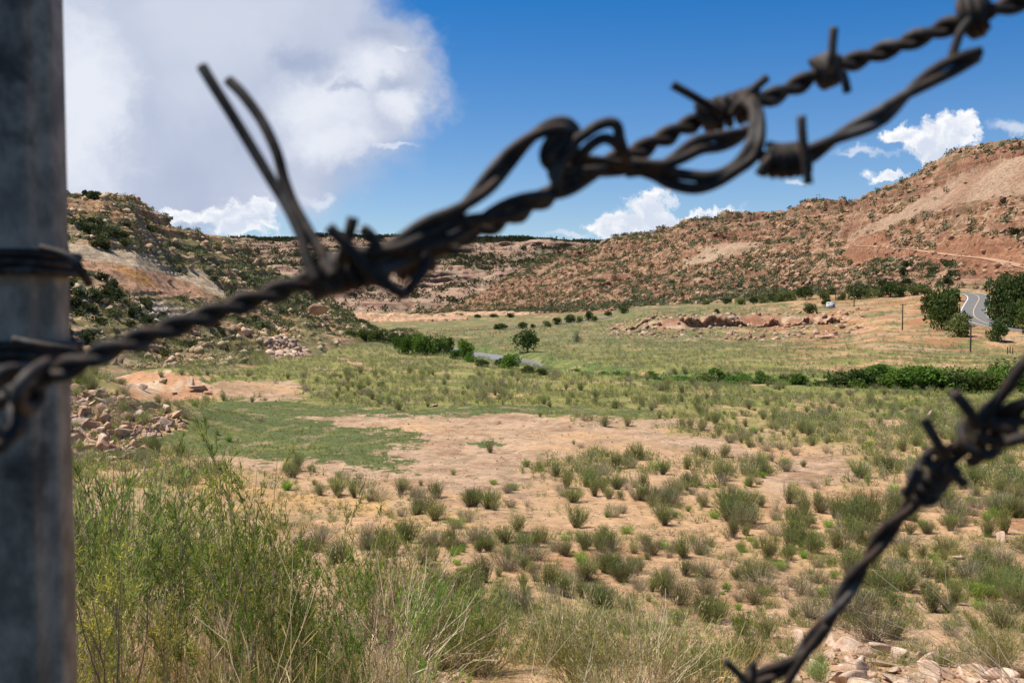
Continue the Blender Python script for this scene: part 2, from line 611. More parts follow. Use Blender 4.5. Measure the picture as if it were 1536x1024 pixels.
P_MEAD = [(225, 668), (262, 640), (300, 610), (350, 600), (430, 602), (520, 606), (640, 613), (760, 606), (960, 612), (1010, 622), (960, 626), (800, 620), (700, 625), (620, 622), (450, 627), (468, 636), (560, 642), (625, 646), (632, 654), (600, 664), (640, 672), (598, 676), (566, 688), (612, 693), (606, 702), (540, 702), (430, 690), (300, 682)]
P_MEAD2 = [(675, 666), (700, 660), (760, 657), (768, 663), (735, 669), (700, 668)]
P_BARE = [(290, 682), (430, 640), (448, 626), (620, 621), (790, 618), (900, 634), (1010, 652), (1130, 668), (1135, 690), (1060, 684), (960, 676), (860, 682), (800, 690), (820, 712), (790, 742), (640, 745), (560, 722), (460, 708), (330, 700)]
P_BARE2 = [(1140, 742), (1150, 712), (1180, 690), (1250, 684), (1310, 690), (1325, 706), (1300, 722), (1240, 732), (1190, 752)]
P_SAND = [(300, 716), (360, 716), (440, 734), (520, 752), (600, 768), (680, 776), (690, 792), (600, 790), (500, 782), (420, 768), (300, 740)]
P_BAREL = [(318, 578), (350, 572), (450, 572), (452, 588), (440, 600), (330, 598)]
P_BARER = [(860, 624), (960, 626), (1060, 634), (1100, 646), (1000, 640), (900, 636)]
P_FARM = [(330, 560), (1536, 560), (1536, 700)]
P_MOUND = [(185, 558), (235, 556), (300, 562), (322, 575), (318, 600), (250, 606), (200, 594), (160, 575)]


def ground_masks(X, Y, Z):
    """cover fractions in the valley: bare bed, meadow, sand, mound"""
    px, py = project(X, Y, Z)
    s = np.clip(60 / Y, 0.12, 2.2)
    wx = px + s * (26 * fbm(X / 3.5, Y / 3.5, 4, 21) + 14 * fbm(X / 0.7, Y / 0.7, 3, 25)) ; wy = py + s * (7 * fbm(X / 3.5, Y / 3.5, 4, 31) + 5 * fbm(X / 0.7, Y / 0.7, 3, 35))
    mead = inpoly(wx, wy, P_MEAD) | inpoly(wx, wy, P_MEAD2)
    bare = (inpoly(wx, wy, P_BARE) | inpoly(wx, wy, P_BARE2) | inpoly(wx, wy, P_BAREL) | inpoly(wx, wy, P_BARER)) & ~mead
    sand = inpoly(wx, wy, P_SAND)
    mound = inpoly(wx, wy, P_MOUND)
    return px, py, mead, bare, sand, mound


def cover(X, Y, px, py):
    """0..1: how much green covers the ground by distance and patchy noise"""
    n = fbm(X / 6, Y / 6, 4, 41) * 0.5 + 0.5 + 0.3 * fbm(X / 1.2, Y / 1.2, 3, 44)
    base = np.interp(py, [470, 500, 540, 560, 600, 625, 660, 700, 760, 860, 950, 1024], [0.62, 0.62, 0.85, 0.8, 0.75, 0.62, 0.45, 0.36, 0.24, 0.22, 0.35, 0.45])
    base = base + 0.35 * sstep(620, 380, px) * sstep(640, 700, py) + 0.15 * sstep(1250, 1500, px) * sstep(600, 660, py) - 0.35 * sstep(1000, 1300, px) * sstep(575, 555, py)
    return sstep(0.78 - base, 1.12 - base, n * 0.9 + 0.1)


def grid_faces(nv, nu):
    i = np.arange(nv - 1)[:, None] * nu + np.arange(nu - 1)[None, :]
    i = i.ravel()
    return np.stack([i, i + 1, i + nu + 1, i + nu], 1)


# --- the valley ground sheet: fine where the photo sees it, running on to the horizon
nu = 1050
cols = np.concatenate([np.linspace(-2600, -160, 60), np.linspace(-150, 1690, nu - 120), np.linspace(1700, 4200, 60)])
dist = np.concatenate([np.exp(np.linspace(np.log(0.6), np.log(8), 60)), np.exp(np.linspace(np.log(8.1), np.log(60), 330)), np.exp(np.linspace(np.log(60.3), np.log(420), 470)), np.exp(np.linspace(np.log(423), np.log(9000), 70))])
DD, CC = np.meshgrid(dist, cols, indexing='ij')
GXw = (CC - 768) / F * DD
GYw = DD
GZw = gz(GXw, GYw)
px, py, mead, bare, sand, mound = ground_masks(GXw, GYw, GZw)
cv = cover(GXw, GYw, px, py)
n1 = fbm(GXw / 12, GYw / 12, 4, 51); n2 = fbm(GXw / 2.5, GYw / 2.5, 4, 55); n3 = fbm(GXw / 0.6, GYw / 0.6, 3, 58)
soil = mixc(SAND, REDS, sstep(0.0, 0.9, n1 + 0.5 * n2 + 0.9 * sstep(85, 200, GYw) - 0.2))
soil = mixc(soil, SANDP, sstep(-0.1, 0.8, fbm(GXw / 20, GYw / 20, 3, 61)) * 0.7)
grass = mixc(YGR, GRN, sstep(-0.5, 0.6, n1 + 0.6 * n2))
grass = mixc(grass, DRY, sstep(0.15, 0.8, fbm(GXw / 9, GYw / 5, 4, 65)) * 0.75)
grass = mixc(grass, SAGE, sstep(130, 230, GYw) * 0.55)
gc = mixc(soil, grass, cv * (0.25 + 0.75 * sstep(30, 75, GYw)))
bcol = mixc(SANDP, SANDP * C(0.74, 0.68, 0.64), sstep(-0.15, 0.6, n2 + 0.6 * n3 + 0.5 * fbm(GXw / 3.5, GYw / 8, 4, 62)))
bcol = mixc(bcol, C(0.30, 0.22, 0.14), sstep(0.35, 0.75, fbm(GXw / 1.6, GYw / 2.6, 5, 63)) * 0.7)
bcol = mixc(bcol, SAND * 1.05, sstep(0, 0.8, n1))
gc = np.where(bare[..., None], mixc(bcol, grass, sstep(0.35, 0.9, n2) * 0.15), gc)
mcol = mixc(MEAD, MEAD * C(1.35, 1.25, 1.1), sstep(-0.4, 0.8, n2 + n1))
mcol = mixc(mcol, YGR * 0.9, sstep(0.1, 0.9, n1 + 0.6 * n2 + 0.5 * n3) * 0.6)
mcol = mixc(mcol, SANDP * 0.8, sstep(0.55, 1.0, fbm(GXw / 1.4, GYw / 2.5, 4, 64) + 0.3) * 0.5)
gc = np.where(mead[..., None], mcol, gc)
gc = np.where(sand[..., None], mixc(SANDO, SAND, sstep(-0.5, 0.5, n2)), gc)
gc = np.where(mound[..., None], mixc(C(0.50, 0.27, 0.15), C(0.56, 0.42, 0.29), sstep(-0.1, 0.5, n2)), gc)
q, t_ = polydist(GXw, GYw, RIVX, RIVY)
gc = mixc(gc, C(0.10, 0.15, 0.045), (1 - sstep(6, 13, q)) * (GYw < 215) * sstep(-0.6, 0.2, n2) * 0.8)
# terrace cliff: bare red ledges where the ground is steep
gyd = np.gradient(GZw, axis=0) / np.maximum(np.gradient(GYw, axis=0), 1e-3)
steep = sstep(0.3, 0.65, np.abs(gyd)) * (GYw > 215)
band = 0.5 + 0.5 * np.sin(GZw * 5.5 + 1.2 * n1)
gc = mixc(gc, mixc(C(0.36, 0.17, 0.10), C(0.56, 0.41, 0.28), band), steep)
g_ob = mesh_np('ground', np.stack([GXw, GYw, GZw], -1).reshape(-1, 3), grid_faces(*GZw.shape), M_ground, gc.reshape(-1, 3), smooth=True)
tag(g_ob, 'valley floor of tan sand, dry pond bed and green meadow', kind='structure')


def at(px, py):
    """where the sight line of a photo pixel meets the valley ground (from the finished sheet)"""
    a, b = ray(px, py)
    j = int(np.clip(np.searchsorted(cols, 768 + F * a), 1, len(cols) - 1))
    w = (768 + F * a - cols[j - 1]) / (cols[j] - cols[j - 1])
    prof = GZw[:, j - 1] * (1 - w) + GZw[:, j] * w
    hit = np.nonzero(b * dist < prof)[0]
    hit = hit[hit > 20]
    if not len(hit): return None
    i = hit[0]
    e0 = b * dist[i - 1] - prof[i - 1]; e1 = b * dist[i] - prof[i]
    f = e0 / (e0 - e1) if e0 != e1 else 0.5
    d = float(dist[i - 1] + (dist[i] - dist[i - 1]) * f)
    return float(a * d), d, float(prof[i - 1] + (prof[i] - prof[i - 1]) * f)


class Sheet:
    """a slope laid out by columns of (distance, photo row) from foot to crest and over the back"""

    def __init__(s, name, keys, nu, nv, x0, x1, rowpos, disp, colour, mat, label):
        xs = np.array(sorted(keys), float)
        K = len(keys[xs[0]])
        cols = np.linspace(x0, x1, nu)
        vv = np.linspace(0, K - 1, nv) if rowpos is None else np.interp(np.linspace(0, 1, nv), rowpos, np.arange(K))
        D = np.zeros((K, nu)); Zk = np.zeros((K, nu))
        for k in range(K):
            dk = np.array([keys[x][k][0] for x in xs], float)
            zk = np.array([float(ray(x, keys[x][k][1])[1]) * keys[x][k][0] for x in xs])
            D[k] = np.interp(cols, xs, dk); Zk[k] = np.interp(cols, xs, zk)
        i = np.clip(vv.astype(int), 0, K - 2); f = (vv - i)[:, None]
        d = D[i] * (1 - f) + D[i + 1] * f
        z = Zk[i] * (1 - f) + Zk[i + 1] * f
        X = (cols[None, :] - 768) / F * d
        Y = d + 0 * X
        s.v = np.repeat(vv[:, None], nu, 1)
        s.X, s.Y, s.Z = disp(X, Y, z, s.v, K)
        s.px, s.py = project(s.X, s.Y, s.Z)
        gy = np.gradient(s.Z, axis=0) / np.maximum(np.abs(np.gradient(s.Y, axis=0)), 1e-3)
        s.slope = np.abs(gy)
        s.col = colour(s)
        s.ob = mesh_np(name, np.stack([s.X, s.Y, s.Z], -1).reshape(-1, 3), grid_faces(nv, nu), mat, s.col.reshape(-1, 3), smooth=False)
        tag(s.ob, label, kind='structure')
        # world area of each cell, for scattering
        ax = np.gradient(s.X, axis=1); ay = np.gradient(s.Y, axis=0)
        s.area = np.abs(ax * ay)

    def scatter(s, rng, n, dens):
        w = (s.area * dens).ravel()
        w = w / w.sum()
        idx = rng.choice(len(w), n, p=w)
        j = np.stack([s.X.ravel()[idx], s.Y.ravel()[idx], s.Z.ravel()[idx]], 1)
        return j, idx


def ledges(z, X, Y, P, mask, s):
    q = z / P + 0.9 * fbm(X / 160, Y / 160, 3, s) + 0.035 * fbm(X / 12, Y / 12, 3, s + 7)
    fr = q - np.floor(q)
    st = sstep(0.55, 0.9, fr)
    return (st - fr) * P * mask


# --- far mesa closing the valley
mesa_keys = {x: [(850, 478), (930, 466), (1080, 440), (1230, 415), (1330, 396), (1430, 378), (1480, 364), (1560, yc), (2600, yc + 3)] for x, yc in
             ((-400, 350), (150, 356), (350, 361), (420, 360), (480, 358), (560, 357), (640, 358), (700, 360), (780, 361), (860, 364), (1000, 366), (1500, 366))}


def mesa_disp(X, Y, z, v, K):
    m = sstep(0.2, 1.5, v) * (1 - sstep(6.9, 7.3, v))
    z = z + m * (9 * fbm(X / 130, Y / 130, 4, 71) + 3.0 * ridged(X / 40, Y / 40, 4, 75) - 2)
    z = z + ledges(z, X, Y, 10, m * (0.3 + 0.5 * sstep(-0.2, 0.3, fbm(X / 90, Y / 90, 3, 77))), 78)
    z = z + m * 1.5 * ridged(X / 11, Y / 11, 3, 79)
    Y = Y + m * 14 * fbm(X / 100, z / 30, 3, 80)
    return X, Y, z


def mesa_col(s):
    n = fbm(s.X / 30, s.Y / 30, 4, 81)
    st = 0.5 + 0.5 * np.sin(s.Z * 0.75 + 2 * fbm(s.X / 120, s.Y / 120, 2, 83))
    c_ = mixc(C(0.30, 0.185, 0.13), C(0.44, 0.31, 0.225), sstep(-0.4, 0.6, n + 0.5 * st - 0.2))
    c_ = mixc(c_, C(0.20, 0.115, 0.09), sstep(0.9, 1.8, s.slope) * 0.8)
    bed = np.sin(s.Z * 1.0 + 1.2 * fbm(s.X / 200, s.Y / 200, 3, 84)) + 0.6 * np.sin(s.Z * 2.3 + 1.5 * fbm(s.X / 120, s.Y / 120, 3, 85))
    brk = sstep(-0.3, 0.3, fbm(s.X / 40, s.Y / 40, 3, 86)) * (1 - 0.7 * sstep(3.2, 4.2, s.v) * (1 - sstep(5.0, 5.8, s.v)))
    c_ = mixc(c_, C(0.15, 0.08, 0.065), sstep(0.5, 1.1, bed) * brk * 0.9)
    c_ = mixc(c_, C(0.52, 0.40, 0.31), sstep(0.7, 1.2, -bed) * brk * 0.6)
    c_ = mixc(c_, C(0.10, 0.105, 0.06), sstep(0.0, 0.5, n + 0.6 * sstep(3.4, 4.4, s.v) * (1 - sstep(4.6, 5.4, s.v)) - 0.15) * 0.55)
    c_ = mixc(c_, C(0.12, 0.12, 0.07), sstep(6.9, 7.1, s.v))
    return c_


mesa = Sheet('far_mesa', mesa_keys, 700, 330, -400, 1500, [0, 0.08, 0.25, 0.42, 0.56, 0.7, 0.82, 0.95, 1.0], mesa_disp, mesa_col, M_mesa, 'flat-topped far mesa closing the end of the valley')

# pale sand cut banks at the foot of the mesa
def cutbank(name, pts, d, label):
    vs = []; cs = []
    xs = np.linspace(pts[0][0], pts[-1][0], 160)
    top = np.interp(xs, [p[0] for p in pts], [p[1] for p in pts]); bot = np.interp(xs, [p[0] for p in pts], [p[2] for p in pts])
    rows = 26
    for r in range(rows):
        f = r / (rows - 1)
        yv = bot + (top - bot) * min(f / 0.75, 1.0)
        dd = d + 9 * min(f / 0.75, 1) + (max(f - 0.75, 0) / 0.25) * 60
        a, b = ray(xs, yv)
        Xr = a * dd; Yr = dd + 0.9 * fbm(xs / 9, np.full(len(xs), f * 2.2), 4, 91); Zr = b * dd + (-3 if r == 0 else 0) + (0.7 * fbm(xs / 14, np.full(len(xs), 3.1), 3, 92) if f > 0.5 else 0)
        vs.append(np.stack([Xr, Yr, Zr], 1))
        k = 0.5 + 0.5 * np.sin(f * 16 + 1.5 * fbm(xs / 20, xs * 0, 2, 93))
        cs.append(mixc(C(0.62, 0.40, 0.26), C(0.50, 0.29, 0.18), k * 0.6) if f < 0.78 else mixc(C(0.30, 0.22, 0.13), C(0.2, 0.19, 0.09), np.full(len(xs), 0.4)))
    V = np.concatenate(vs)
    o = mesh_np(name, V, grid_faces(rows, len(xs)), M_hill, np.concatenate(cs), smooth=False)
    return tag(o, label, kind='structure')


cutbank('sand_bluff', [(470, 474, 478), (520, 469, 484), (560, 469, 487), (600, 470, 484), (640, 473, 479), (700, 474, 478)], 470, 'pale orange sand bluff at the far end of the valley')
cutbank('sand_terrace', [(640, 473, 475), (680, 468, 474), (740, 466, 473), (780, 468, 475), (810, 466, 474), (850, 466, 472)], 600, 'low pale bank below the foot of the far slope')

# --- the long rocky hillside on the right
rh = {}


def rcol(x, ft, dc, yc, rows=(0.18, 0.42, 0.66, 0.86)):
    df, yf = ft
    pts = [(df - 30, yf + 7), (df, yf)]
    for i, r in enumerate(rows):
        pts.append((df + (dc - df) * (i + 1) / 5.0, yf + (yc - yf) * r))
    pts += [(dc, yc), (dc + 45, yc + 4), (dc + 500, yc + 30)]
    rh[x] = pts


rcol(600, (720, 480), 900, 482)
rcol(690, (700, 474), 930, 466)
rcol(715, (670, 472), 950, 444)
rcol(745, (645, 471), 980, 425)
rcol(790, (610, 470), 1010, 401)
rcol(850, (570, 469), 1020, 380)
rcol(900, (520, 466), 1000, 366)
rcol(960, (480, 462), 950, 355)
rcol(1005, (450, 459), 900, 340)
rcol(1040, (430, 457), 870, 328)
rcol(1100, (410, 453), 820, 323)
rcol(1200, (385, 447), 720, 309)
rcol(1270, (372, 443), 650, 298)
rcol(1300, (366, 441), 600, 281)
rcol(1400, (352, 437), 540, 245)
rcol(1445, (345, 436), 500, 221)
rcol(1500, (330, 434), 470, 208)
rcol(1536, (322, 432), 460, 204)
rcol(1700, (300, 430), 450, 190)
rcol(2000, (290, 430), 450, 180)

S_SC1 = [(1560, 228), (1500, 238), (1440, 262), (1390, 292), (1340, 322), (1300, 340), (1275, 352), (1310, 350), (1370, 326), (1440, 305), (1500, 296), (1560, 288)]
S_SC2 = [(1062, 370), (1090, 364), (1135, 364), (1150, 366), (1120, 378), (1070, 392), (1020, 400), (1040, 386)]
S_SC3 = [(800, 408), (835, 392), (845, 388), (840, 396), (820, 408), (805, 416)]
S_CL1 = [(1068, 352), (1100, 348), (1150, 349), (1150, 360), (1110, 364), (1072, 361)]
S_CL2 = [(1450, 234), (1480, 226), (1536, 214), (1560, 214), (1560, 232), (1500, 238), (1470, 250), (1440, 262), (1445, 245)]


def rmask(X, Y, z, poly, a=10, sc=9):
    px, py = project(X, Y, z)
    return inpoly(px + a * 0.6 * fbm(X / sc, Y / sc, 3, 101), py + a * 0.25 * fbm(X / sc, Y / sc, 3, 105), poly)


def rh_disp(X, Y, z, v, K):
    m = sstep(0.8, 2.2, v) * (1 - sstep(6.4, 7.6, v))
    sc = np.clip(Y / 500, 0.6, 1.6)
    scree = (rmask(X, Y, z, S_SC1) | rmask(X, Y, z, S_SC2) | rmask(X, Y, z, S_SC3)).astype(float)
    rough = m * (1 - 0.93 * scree)
    z = z + m * sc * (5.5 * fbm(X / 70, Y / 70, 4, 111)) - m * 1.0
    hard = sstep(-0.1, 0.25, pn(z / 11 + 0.6 * fbm(X / 200, Y / 200, 2, 116), z * 0 + 3.3, 117))
    mk = sstep(-0.25, 0.35, fbm(X / 60, Y / 60, 3, 115) + 0.5 * sstep(4.0, 5.8, v)) * (0.25 + 0.75 * hard)
    z = z + ledges(z, X, Y, 6.5, rough * (0.10 + 1.0 * mk), 118)
    z = z + rough * 2.2 * (hard - 0.4) * sstep(-0.3, 0.2, fbm(X / 35, Y / 35, 3, 119))
    z = z + ledges(z, X, Y, 2.4, rough * (0.10 + 0.65 * mk), 123)
    z = z + rough * sc * (1.25 * ridged(X / 8, Y / 8, 3, 128) + 0.65 * ridged(X / 3, Y / 3, 3, 131) - 0.8)
    pass
    # graded bench of the dirt track
    q, t = polydist(X, Y, _tk[:, 0], _tk[:, 1])
    bed = np.interp(t, np.arange(len(_tk)), _tk[:, 2])
    k = 1 - sstep(3.0, 7.0, q)
    z = np.where(q < 8, z * (1 - k) + (bed - 0.1) * k, z)
    return X, Y, z


def rh_bare(px, py):
    """distance and height of the undisturbed slope at a photo point (for the track)"""
    xs = np.array(sorted(rh), float)
    K = len(rh[xs[0]])
    dk = [np.interp(px, xs, [rh[x][k][0] for x in xs]) for k in range(K)]
    yk = [np.interp(px, xs, [rh[x][k][1] for x in xs]) for k in range(K)]
    o = np.argsort(yk[:7])
    d = np.interp(py, np.array(yk[:7])[o], np.array(dk[:7])[o])
    a, b = ray(px, py)
    return a * d, d, b * d


_tk = catmull([rh_bare(*p) for p in ((1285, 369), (1320, 371), (1360, 374), (1400, 379), (1440, 384), (1480, 388), (1510, 394), (1540, 401), (1600, 414), (1700, 425))], 8)


def rh_col(s):
    n = fbm(s.X / 25, s.Y / 25, 4, 151); nf = fbm(s.X / 4, s.Y / 4, 4, 155)
    st = 0.5 + 0.5 * np.sin(s.Z * 1.1 + 2.5 * fbm(s.X / 120, s.Y / 120, 2, 158))
    c_ = mixc(C(0.33, 0.175, 0.105), C(0.46, 0.30, 0.195), sstep(-0.6, 0.7, nf + 0.4 * n + 0.5 * st - 0.25))
    c_ = mixc(c_, C(0.30, 0.14, 0.085), sstep(0.1, 0.8, n - 0.2 * nf) * 0.6)
    c_ = mixc(c_, C(0.55, 0.40, 0.27), sstep(0.35, 0.8, nf * 0.9 + 0.25 * st) * 0.8)
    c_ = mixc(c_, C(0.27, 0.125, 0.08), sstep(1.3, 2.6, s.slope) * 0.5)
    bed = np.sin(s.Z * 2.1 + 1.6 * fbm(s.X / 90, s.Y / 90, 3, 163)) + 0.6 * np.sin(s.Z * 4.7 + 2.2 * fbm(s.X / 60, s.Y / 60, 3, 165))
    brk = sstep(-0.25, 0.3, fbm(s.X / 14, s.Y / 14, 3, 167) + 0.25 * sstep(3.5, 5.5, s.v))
    c_ = mixc(c_, C(0.19, 0.085, 0.055), sstep(0.75, 1.25, bed) * brk * 0.75)  # bedding lines; the dark ones also paint in the shade the ledge risers lack
    c_ = mixc(c_, C(0.60, 0.45, 0.33), sstep(0.7, 1.2, -bed) * brk * 0.65)
    grn = sstep(0.35, 0.9, fbm(s.X / 18, s.Y / 18, 4, 161) + 0.25 * (1 - sstep(1.2, 2.2, s.v)) + 0.35 * sstep(5.2, 5.9, s.v))
    c_ = mixc(c_, C(0.16, 0.155, 0.075), grn * 0.6)
    for P, cc in ((S_SC1, C(0.47, 0.33, 0.235)), (S_SC2, C(0.50, 0.37, 0.26)), (S_SC3, C(0.45, 0.31, 0.22))):
        m = rmask(s.X, s.Y, s.Z, P, 7)
        c_ = np.where(m[..., None], mixc(cc, cc * C(0.88, 0.8, 0.76), sstep(-0.3, 0.6, n)), c_)
    for P in (S_CL1, S_CL2):
        m = rmask(s.X, s.Y, s.Z, P, 7)
        c_ = np.where(m[..., None], mixc(C(0.30, 0.14, 0.09), C(0.44, 0.25, 0.16), st), c_)
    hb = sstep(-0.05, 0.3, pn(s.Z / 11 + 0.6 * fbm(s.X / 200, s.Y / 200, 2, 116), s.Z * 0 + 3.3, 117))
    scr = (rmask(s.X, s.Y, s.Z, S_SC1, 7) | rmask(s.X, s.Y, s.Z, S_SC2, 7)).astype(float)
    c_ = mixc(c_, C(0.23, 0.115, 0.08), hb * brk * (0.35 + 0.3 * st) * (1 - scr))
    c_ = c_ * C(0.83, 0.80, 0.77)
    q, t = polydist(s.X, s.Y, _tk[:, 0], _tk[:, 1])
    c_ = mixc(c_, C(0.30, 0.135, 0.075), (1 - sstep(6, 14, q)) * 0.7)
    return c_


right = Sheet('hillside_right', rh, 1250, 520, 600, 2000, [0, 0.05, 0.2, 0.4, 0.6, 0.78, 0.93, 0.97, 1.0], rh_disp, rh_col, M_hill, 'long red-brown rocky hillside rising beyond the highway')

# --- the hillside on the left
lh = {}


def lcol(x, ft, dc, yc):
    df, yf = ft
    pts = [(df - 14, yf + 16), (df, yf)]
    for i, r in enumerate((0.16, 0.38, 0.62, 0.84)):
        pts.append((df + (dc - df) * (i + 1) / 5.0, yf + (yc - yf) * r))
    pts += [(dc, yc), (dc + 18, yc + 3), (dc + 260, yc + 60)]
    lh[x] = pts


lcol(-500, (70, 600), 170, 240)
lcol(0, (84, 578), 182, 285)
lcol(105, (94, 564), 190, 294)
lcol(170, (104, 557), 196, 292)
lcol(205, (110, 553), 205, 292)
lcol(232, (113, 551), 214, 318)
lcol(262, (117, 548), 226, 341)
lcol(305, (122, 545), 244, 347)
lcol(345, (128, 541), 262, 361)
lcol(400, (138, 536), 285, 392)
lcol(440, (150, 530), 300, 414)
lcol(480, (172, 519), 312, 440)
lcol(530, (212, 508), 322, 473)
lcol(565, (240, 502), 326, 496)
lcol(620, (260, 500), 330, 506)
L_WHITE = [(95, 362), (150, 372), (220, 380), (262, 408), (300, 420), (345, 446), (330, 448), (290, 430), (250, 412), (180, 396), (120, 388), (95, 384)]
L_ORANGE = [(95, 384), (180, 396), (250, 410), (300, 432), (336, 450), (300, 446), (250, 446), (190, 434), (140, 408), (95, 404)]
L_CREAM = [(272, 402), (300, 404), (340, 440), (325, 444), (298, 428)]
L_GRAV = [(392, 514), (418, 506), (445, 512), (462, 528), (452, 538), (410, 538)]
L_GREY = [(205, 462), (235, 452), (280, 462), (300, 472), (270, 482), (230, 480)]


def lh_disp(X, Y, z, v, K):
    m = sstep(0.7, 2.0, v) * (1 - sstep(6.3, 7.6, v))
    slick = (rmask(X, Y, z, L_WHITE, 8, 5) | rmask(X, Y, z, L_ORANGE, 8, 5) | rmask(X, Y, z, L_CREAM, 6, 5)).astype(float)
    rough = m * (1 - 0.8 * slick)
    z = z + m * 2.0 * fbm(X / 28, Y / 28, 4, 171)
    z = z + ledges(z, X, Y, 3.0, rough * (0.08 + 0.5 * sstep(-0.1, 0.4, fbm(X / 30, Y / 30, 3, 173) + 0.6 * sstep(4.8, 5.6, v))), 175)
    z = z + ledges(z, X, Y, 1.0, rough * 0.4, 178)
    z = z + slick * m * 0.25 * fbm(X / 4, Y / 2.2, 3, 179)
    z = z + rough * (0.55 * ridged(X / 5, Y / 5, 3, 181) + 0.25 * ridged(X / 1.7, Y / 1.7, 3, 185) - 0.35)
    return X, Y, z


def lh_col(s):
    n = fbm(s.X / 12, s.Y / 12, 4, 191); nf = fbm(s.X / 2.2, s.Y / 2.2, 4, 195)
    c_ = mixc(C(0.40, 0.235, 0.125), C(0.50, 0.37, 0.23), sstep(-0.5, 0.6, nf + 0.4 * n))
    grn = sstep(-0.15, 0.45, fbm(s.X / 9, s.Y / 9, 4, 201) + 0.55 * (sstep(1.2, 1.8, s.v) * (1 - sstep(2.6, 3.2, s.v))) * 0.4 + 0.4 * (1 - sstep(0.9, 2.2, s.v)) + 0.25 * sstep(4.2, 4.6, s.v) * (1 - sstep(5.2, 5.6, s.v)))
    c_ = mixc(c_, mixc(C(0.19, 0.19, 0.08), C(0.13, 0.13, 0.06), sstep(-0.3, 0.5, nf)), grn * 0.75)
    c_ = mixc(c_, C(0.36, 0.19, 0.10), sstep(5.0, 5.6, s.v) * (1 - sstep(6.1, 6.5, s.v)) * 0.4)
    c_ = mixc(c_, C(0.30, 0.15, 0.085), sstep(1.3, 2.4, s.slope) * 0.45)
    lam = 0.5 + 0.25 * np.sin(s.Z * 6 + 3 * fbm(s.X / 14, s.Y / 14, 3, 205)) + 0.45 * np.sin(s.Z * 15 + 4 * fbm(s.X / 9, s.Y / 9, 3, 206))
    for P, a_, b_ in ((L_WHITE, C(0.60, 0.47, 0.33), C(0.44, 0.33, 0.23)), (L_CREAM, C(0.58, 0.45, 0.31), C(0.48, 0.36, 0.24)), (L_ORANGE, C(0.56, 0.34, 0.22), C(0.46, 0.24, 0.14)), (L_GRAV, C(0.50, 0.33, 0.25), C(0.42, 0.27, 0.2)), (L_GREY, C(0.50, 0.42, 0.36), C(0.26, 0.17, 0.13))):
        m = rmask(s.X, s.Y, s.Z, P, 9, 4)
        c_ = np.where(m[..., None], mixc(a_, b_, np.clip(lam * 0.6 + 0.4 * nf, 0, 1)), c_)
    m = rmask(s.X, s.Y, s.Z, [(165, 396), (215, 408), (240, 430), (215, 428), (190, 414)], 9, 4)
    return np.where(m[..., None], C(0.56, 0.30, 0.12), c_)


left = Sheet('hillside_left', lh, 900, 480, -500, 620, [0, 0.06, 0.22, 0.42, 0.62, 0.8, 0.93, 0.97, 1.0], lh_disp, lh_col, M_hill, 'shrubby sandstone hillside with a pale slickrock band')

# ------------------------------------------------------------------ river, road, tracks
def ribbon(name, P, hw, mat, z=None, lift=0.05, across=9, label='', off=(0, 0)):
    """strip along the centre line P (x, y[, z]); off picks a narrow line across it"""
    P = np.asarray(P, float)
    T = np.gradient(P[:, :2], axis=0)
    T /= np.linalg.norm(T, axis=1)[:, None]
    Nn = np.stack([-T[:, 1], T[:, 0]], 1)
    hw = np.broadcast_to(hw, (len(P),))
    s = np.linspace(-1, 1, across)
    XY = P[:, None, :2] + Nn[:, None, :] * (s[None, :, None] * hw[:, None, None] + off[0])
    if z is None: Z = gz(XY[..., 0], XY[..., 1]) + lift
    else: Z = np.repeat(np.broadcast_to(z, (len(P),))[:, None], across, 1) + lift
    V = np.concatenate([XY, Z[..., None]], -1).reshape(-1, 3)
    return mesh_np(name, V, grid_faces(len(P), across), mat, smooth=True)


m_w, t, p, out = newmat('river_water')
p.inputs['Base Color'].default_value = (0.30, 0.27, 0.21, 1)
p.inputs['Roughness'].default_value = 0.3
p.inputs['Specular IOR Level'].default_value = 0.6
b = N(t, 'ShaderNodeBump'); b.inputs['Distance'].default_value = 0.08
g = N(t, 'ShaderNodeNewGeometry')
t.links.new(NOISE(t, g.outputs['Position'], 2.5, 4, 0.6), b.inputs['Height']); t.links.new(b.outputs[0], p.inputs['Normal'])
rv = catmull(np.stack([RIVX, RIVY, RIVW], 1), 8)
o = ribbon('river', rv[:, :2], rv[:, 2] + 1.3, m_w, z=RIV_Z, lift=0.0)
tag(o, 'brown shallow river between green willows', kind='structure')

M_asph = plain('asphalt', (0.175, 0.168, 0.165), 0.85, 0.3, nsc=1.2, lo=0.85, hi=1.15)
M_paintw = plain('white_road_paint', (0.75, 0.75, 0.73), 0.6, nsc=3, lo=0.85, hi=1.05)
M_painty = plain('yellow_road_paint', (0.58, 0.46, 0.27), 0.6, nsc=3, lo=0.85, hi=1.05)
M_dirt = plain('graded_dirt', (0.46, 0.285, 0.19), 0.95, 0.1, nsc=0.8, lo=0.85, hi=1.15)
road = ribbon('road', _rp, 3.3, M_asph, z=_rz, lift=0.05)
tag(road, 'grey two-lane highway bending between dark trees', kind='structure')
for off in (2.95, -2.95):
    l = ribbon('edge_line', _rp, 0.13, M_paintw, z=_rz, lift=0.056, across=2, off=(off, 0)); l.parent = road
l = ribbon('centre_line', _rp, 0.11, M_painty, z=_rz, lift=0.056, across=2); l.parent = road
tr = ribbon('dirt_track', _tk[:, :2], 2.9, M_dirt, z=_tk[:, 2], lift=0.12, across=3)
tag(tr, 'pale graded dirt track climbing across the red hillside', kind='structure')


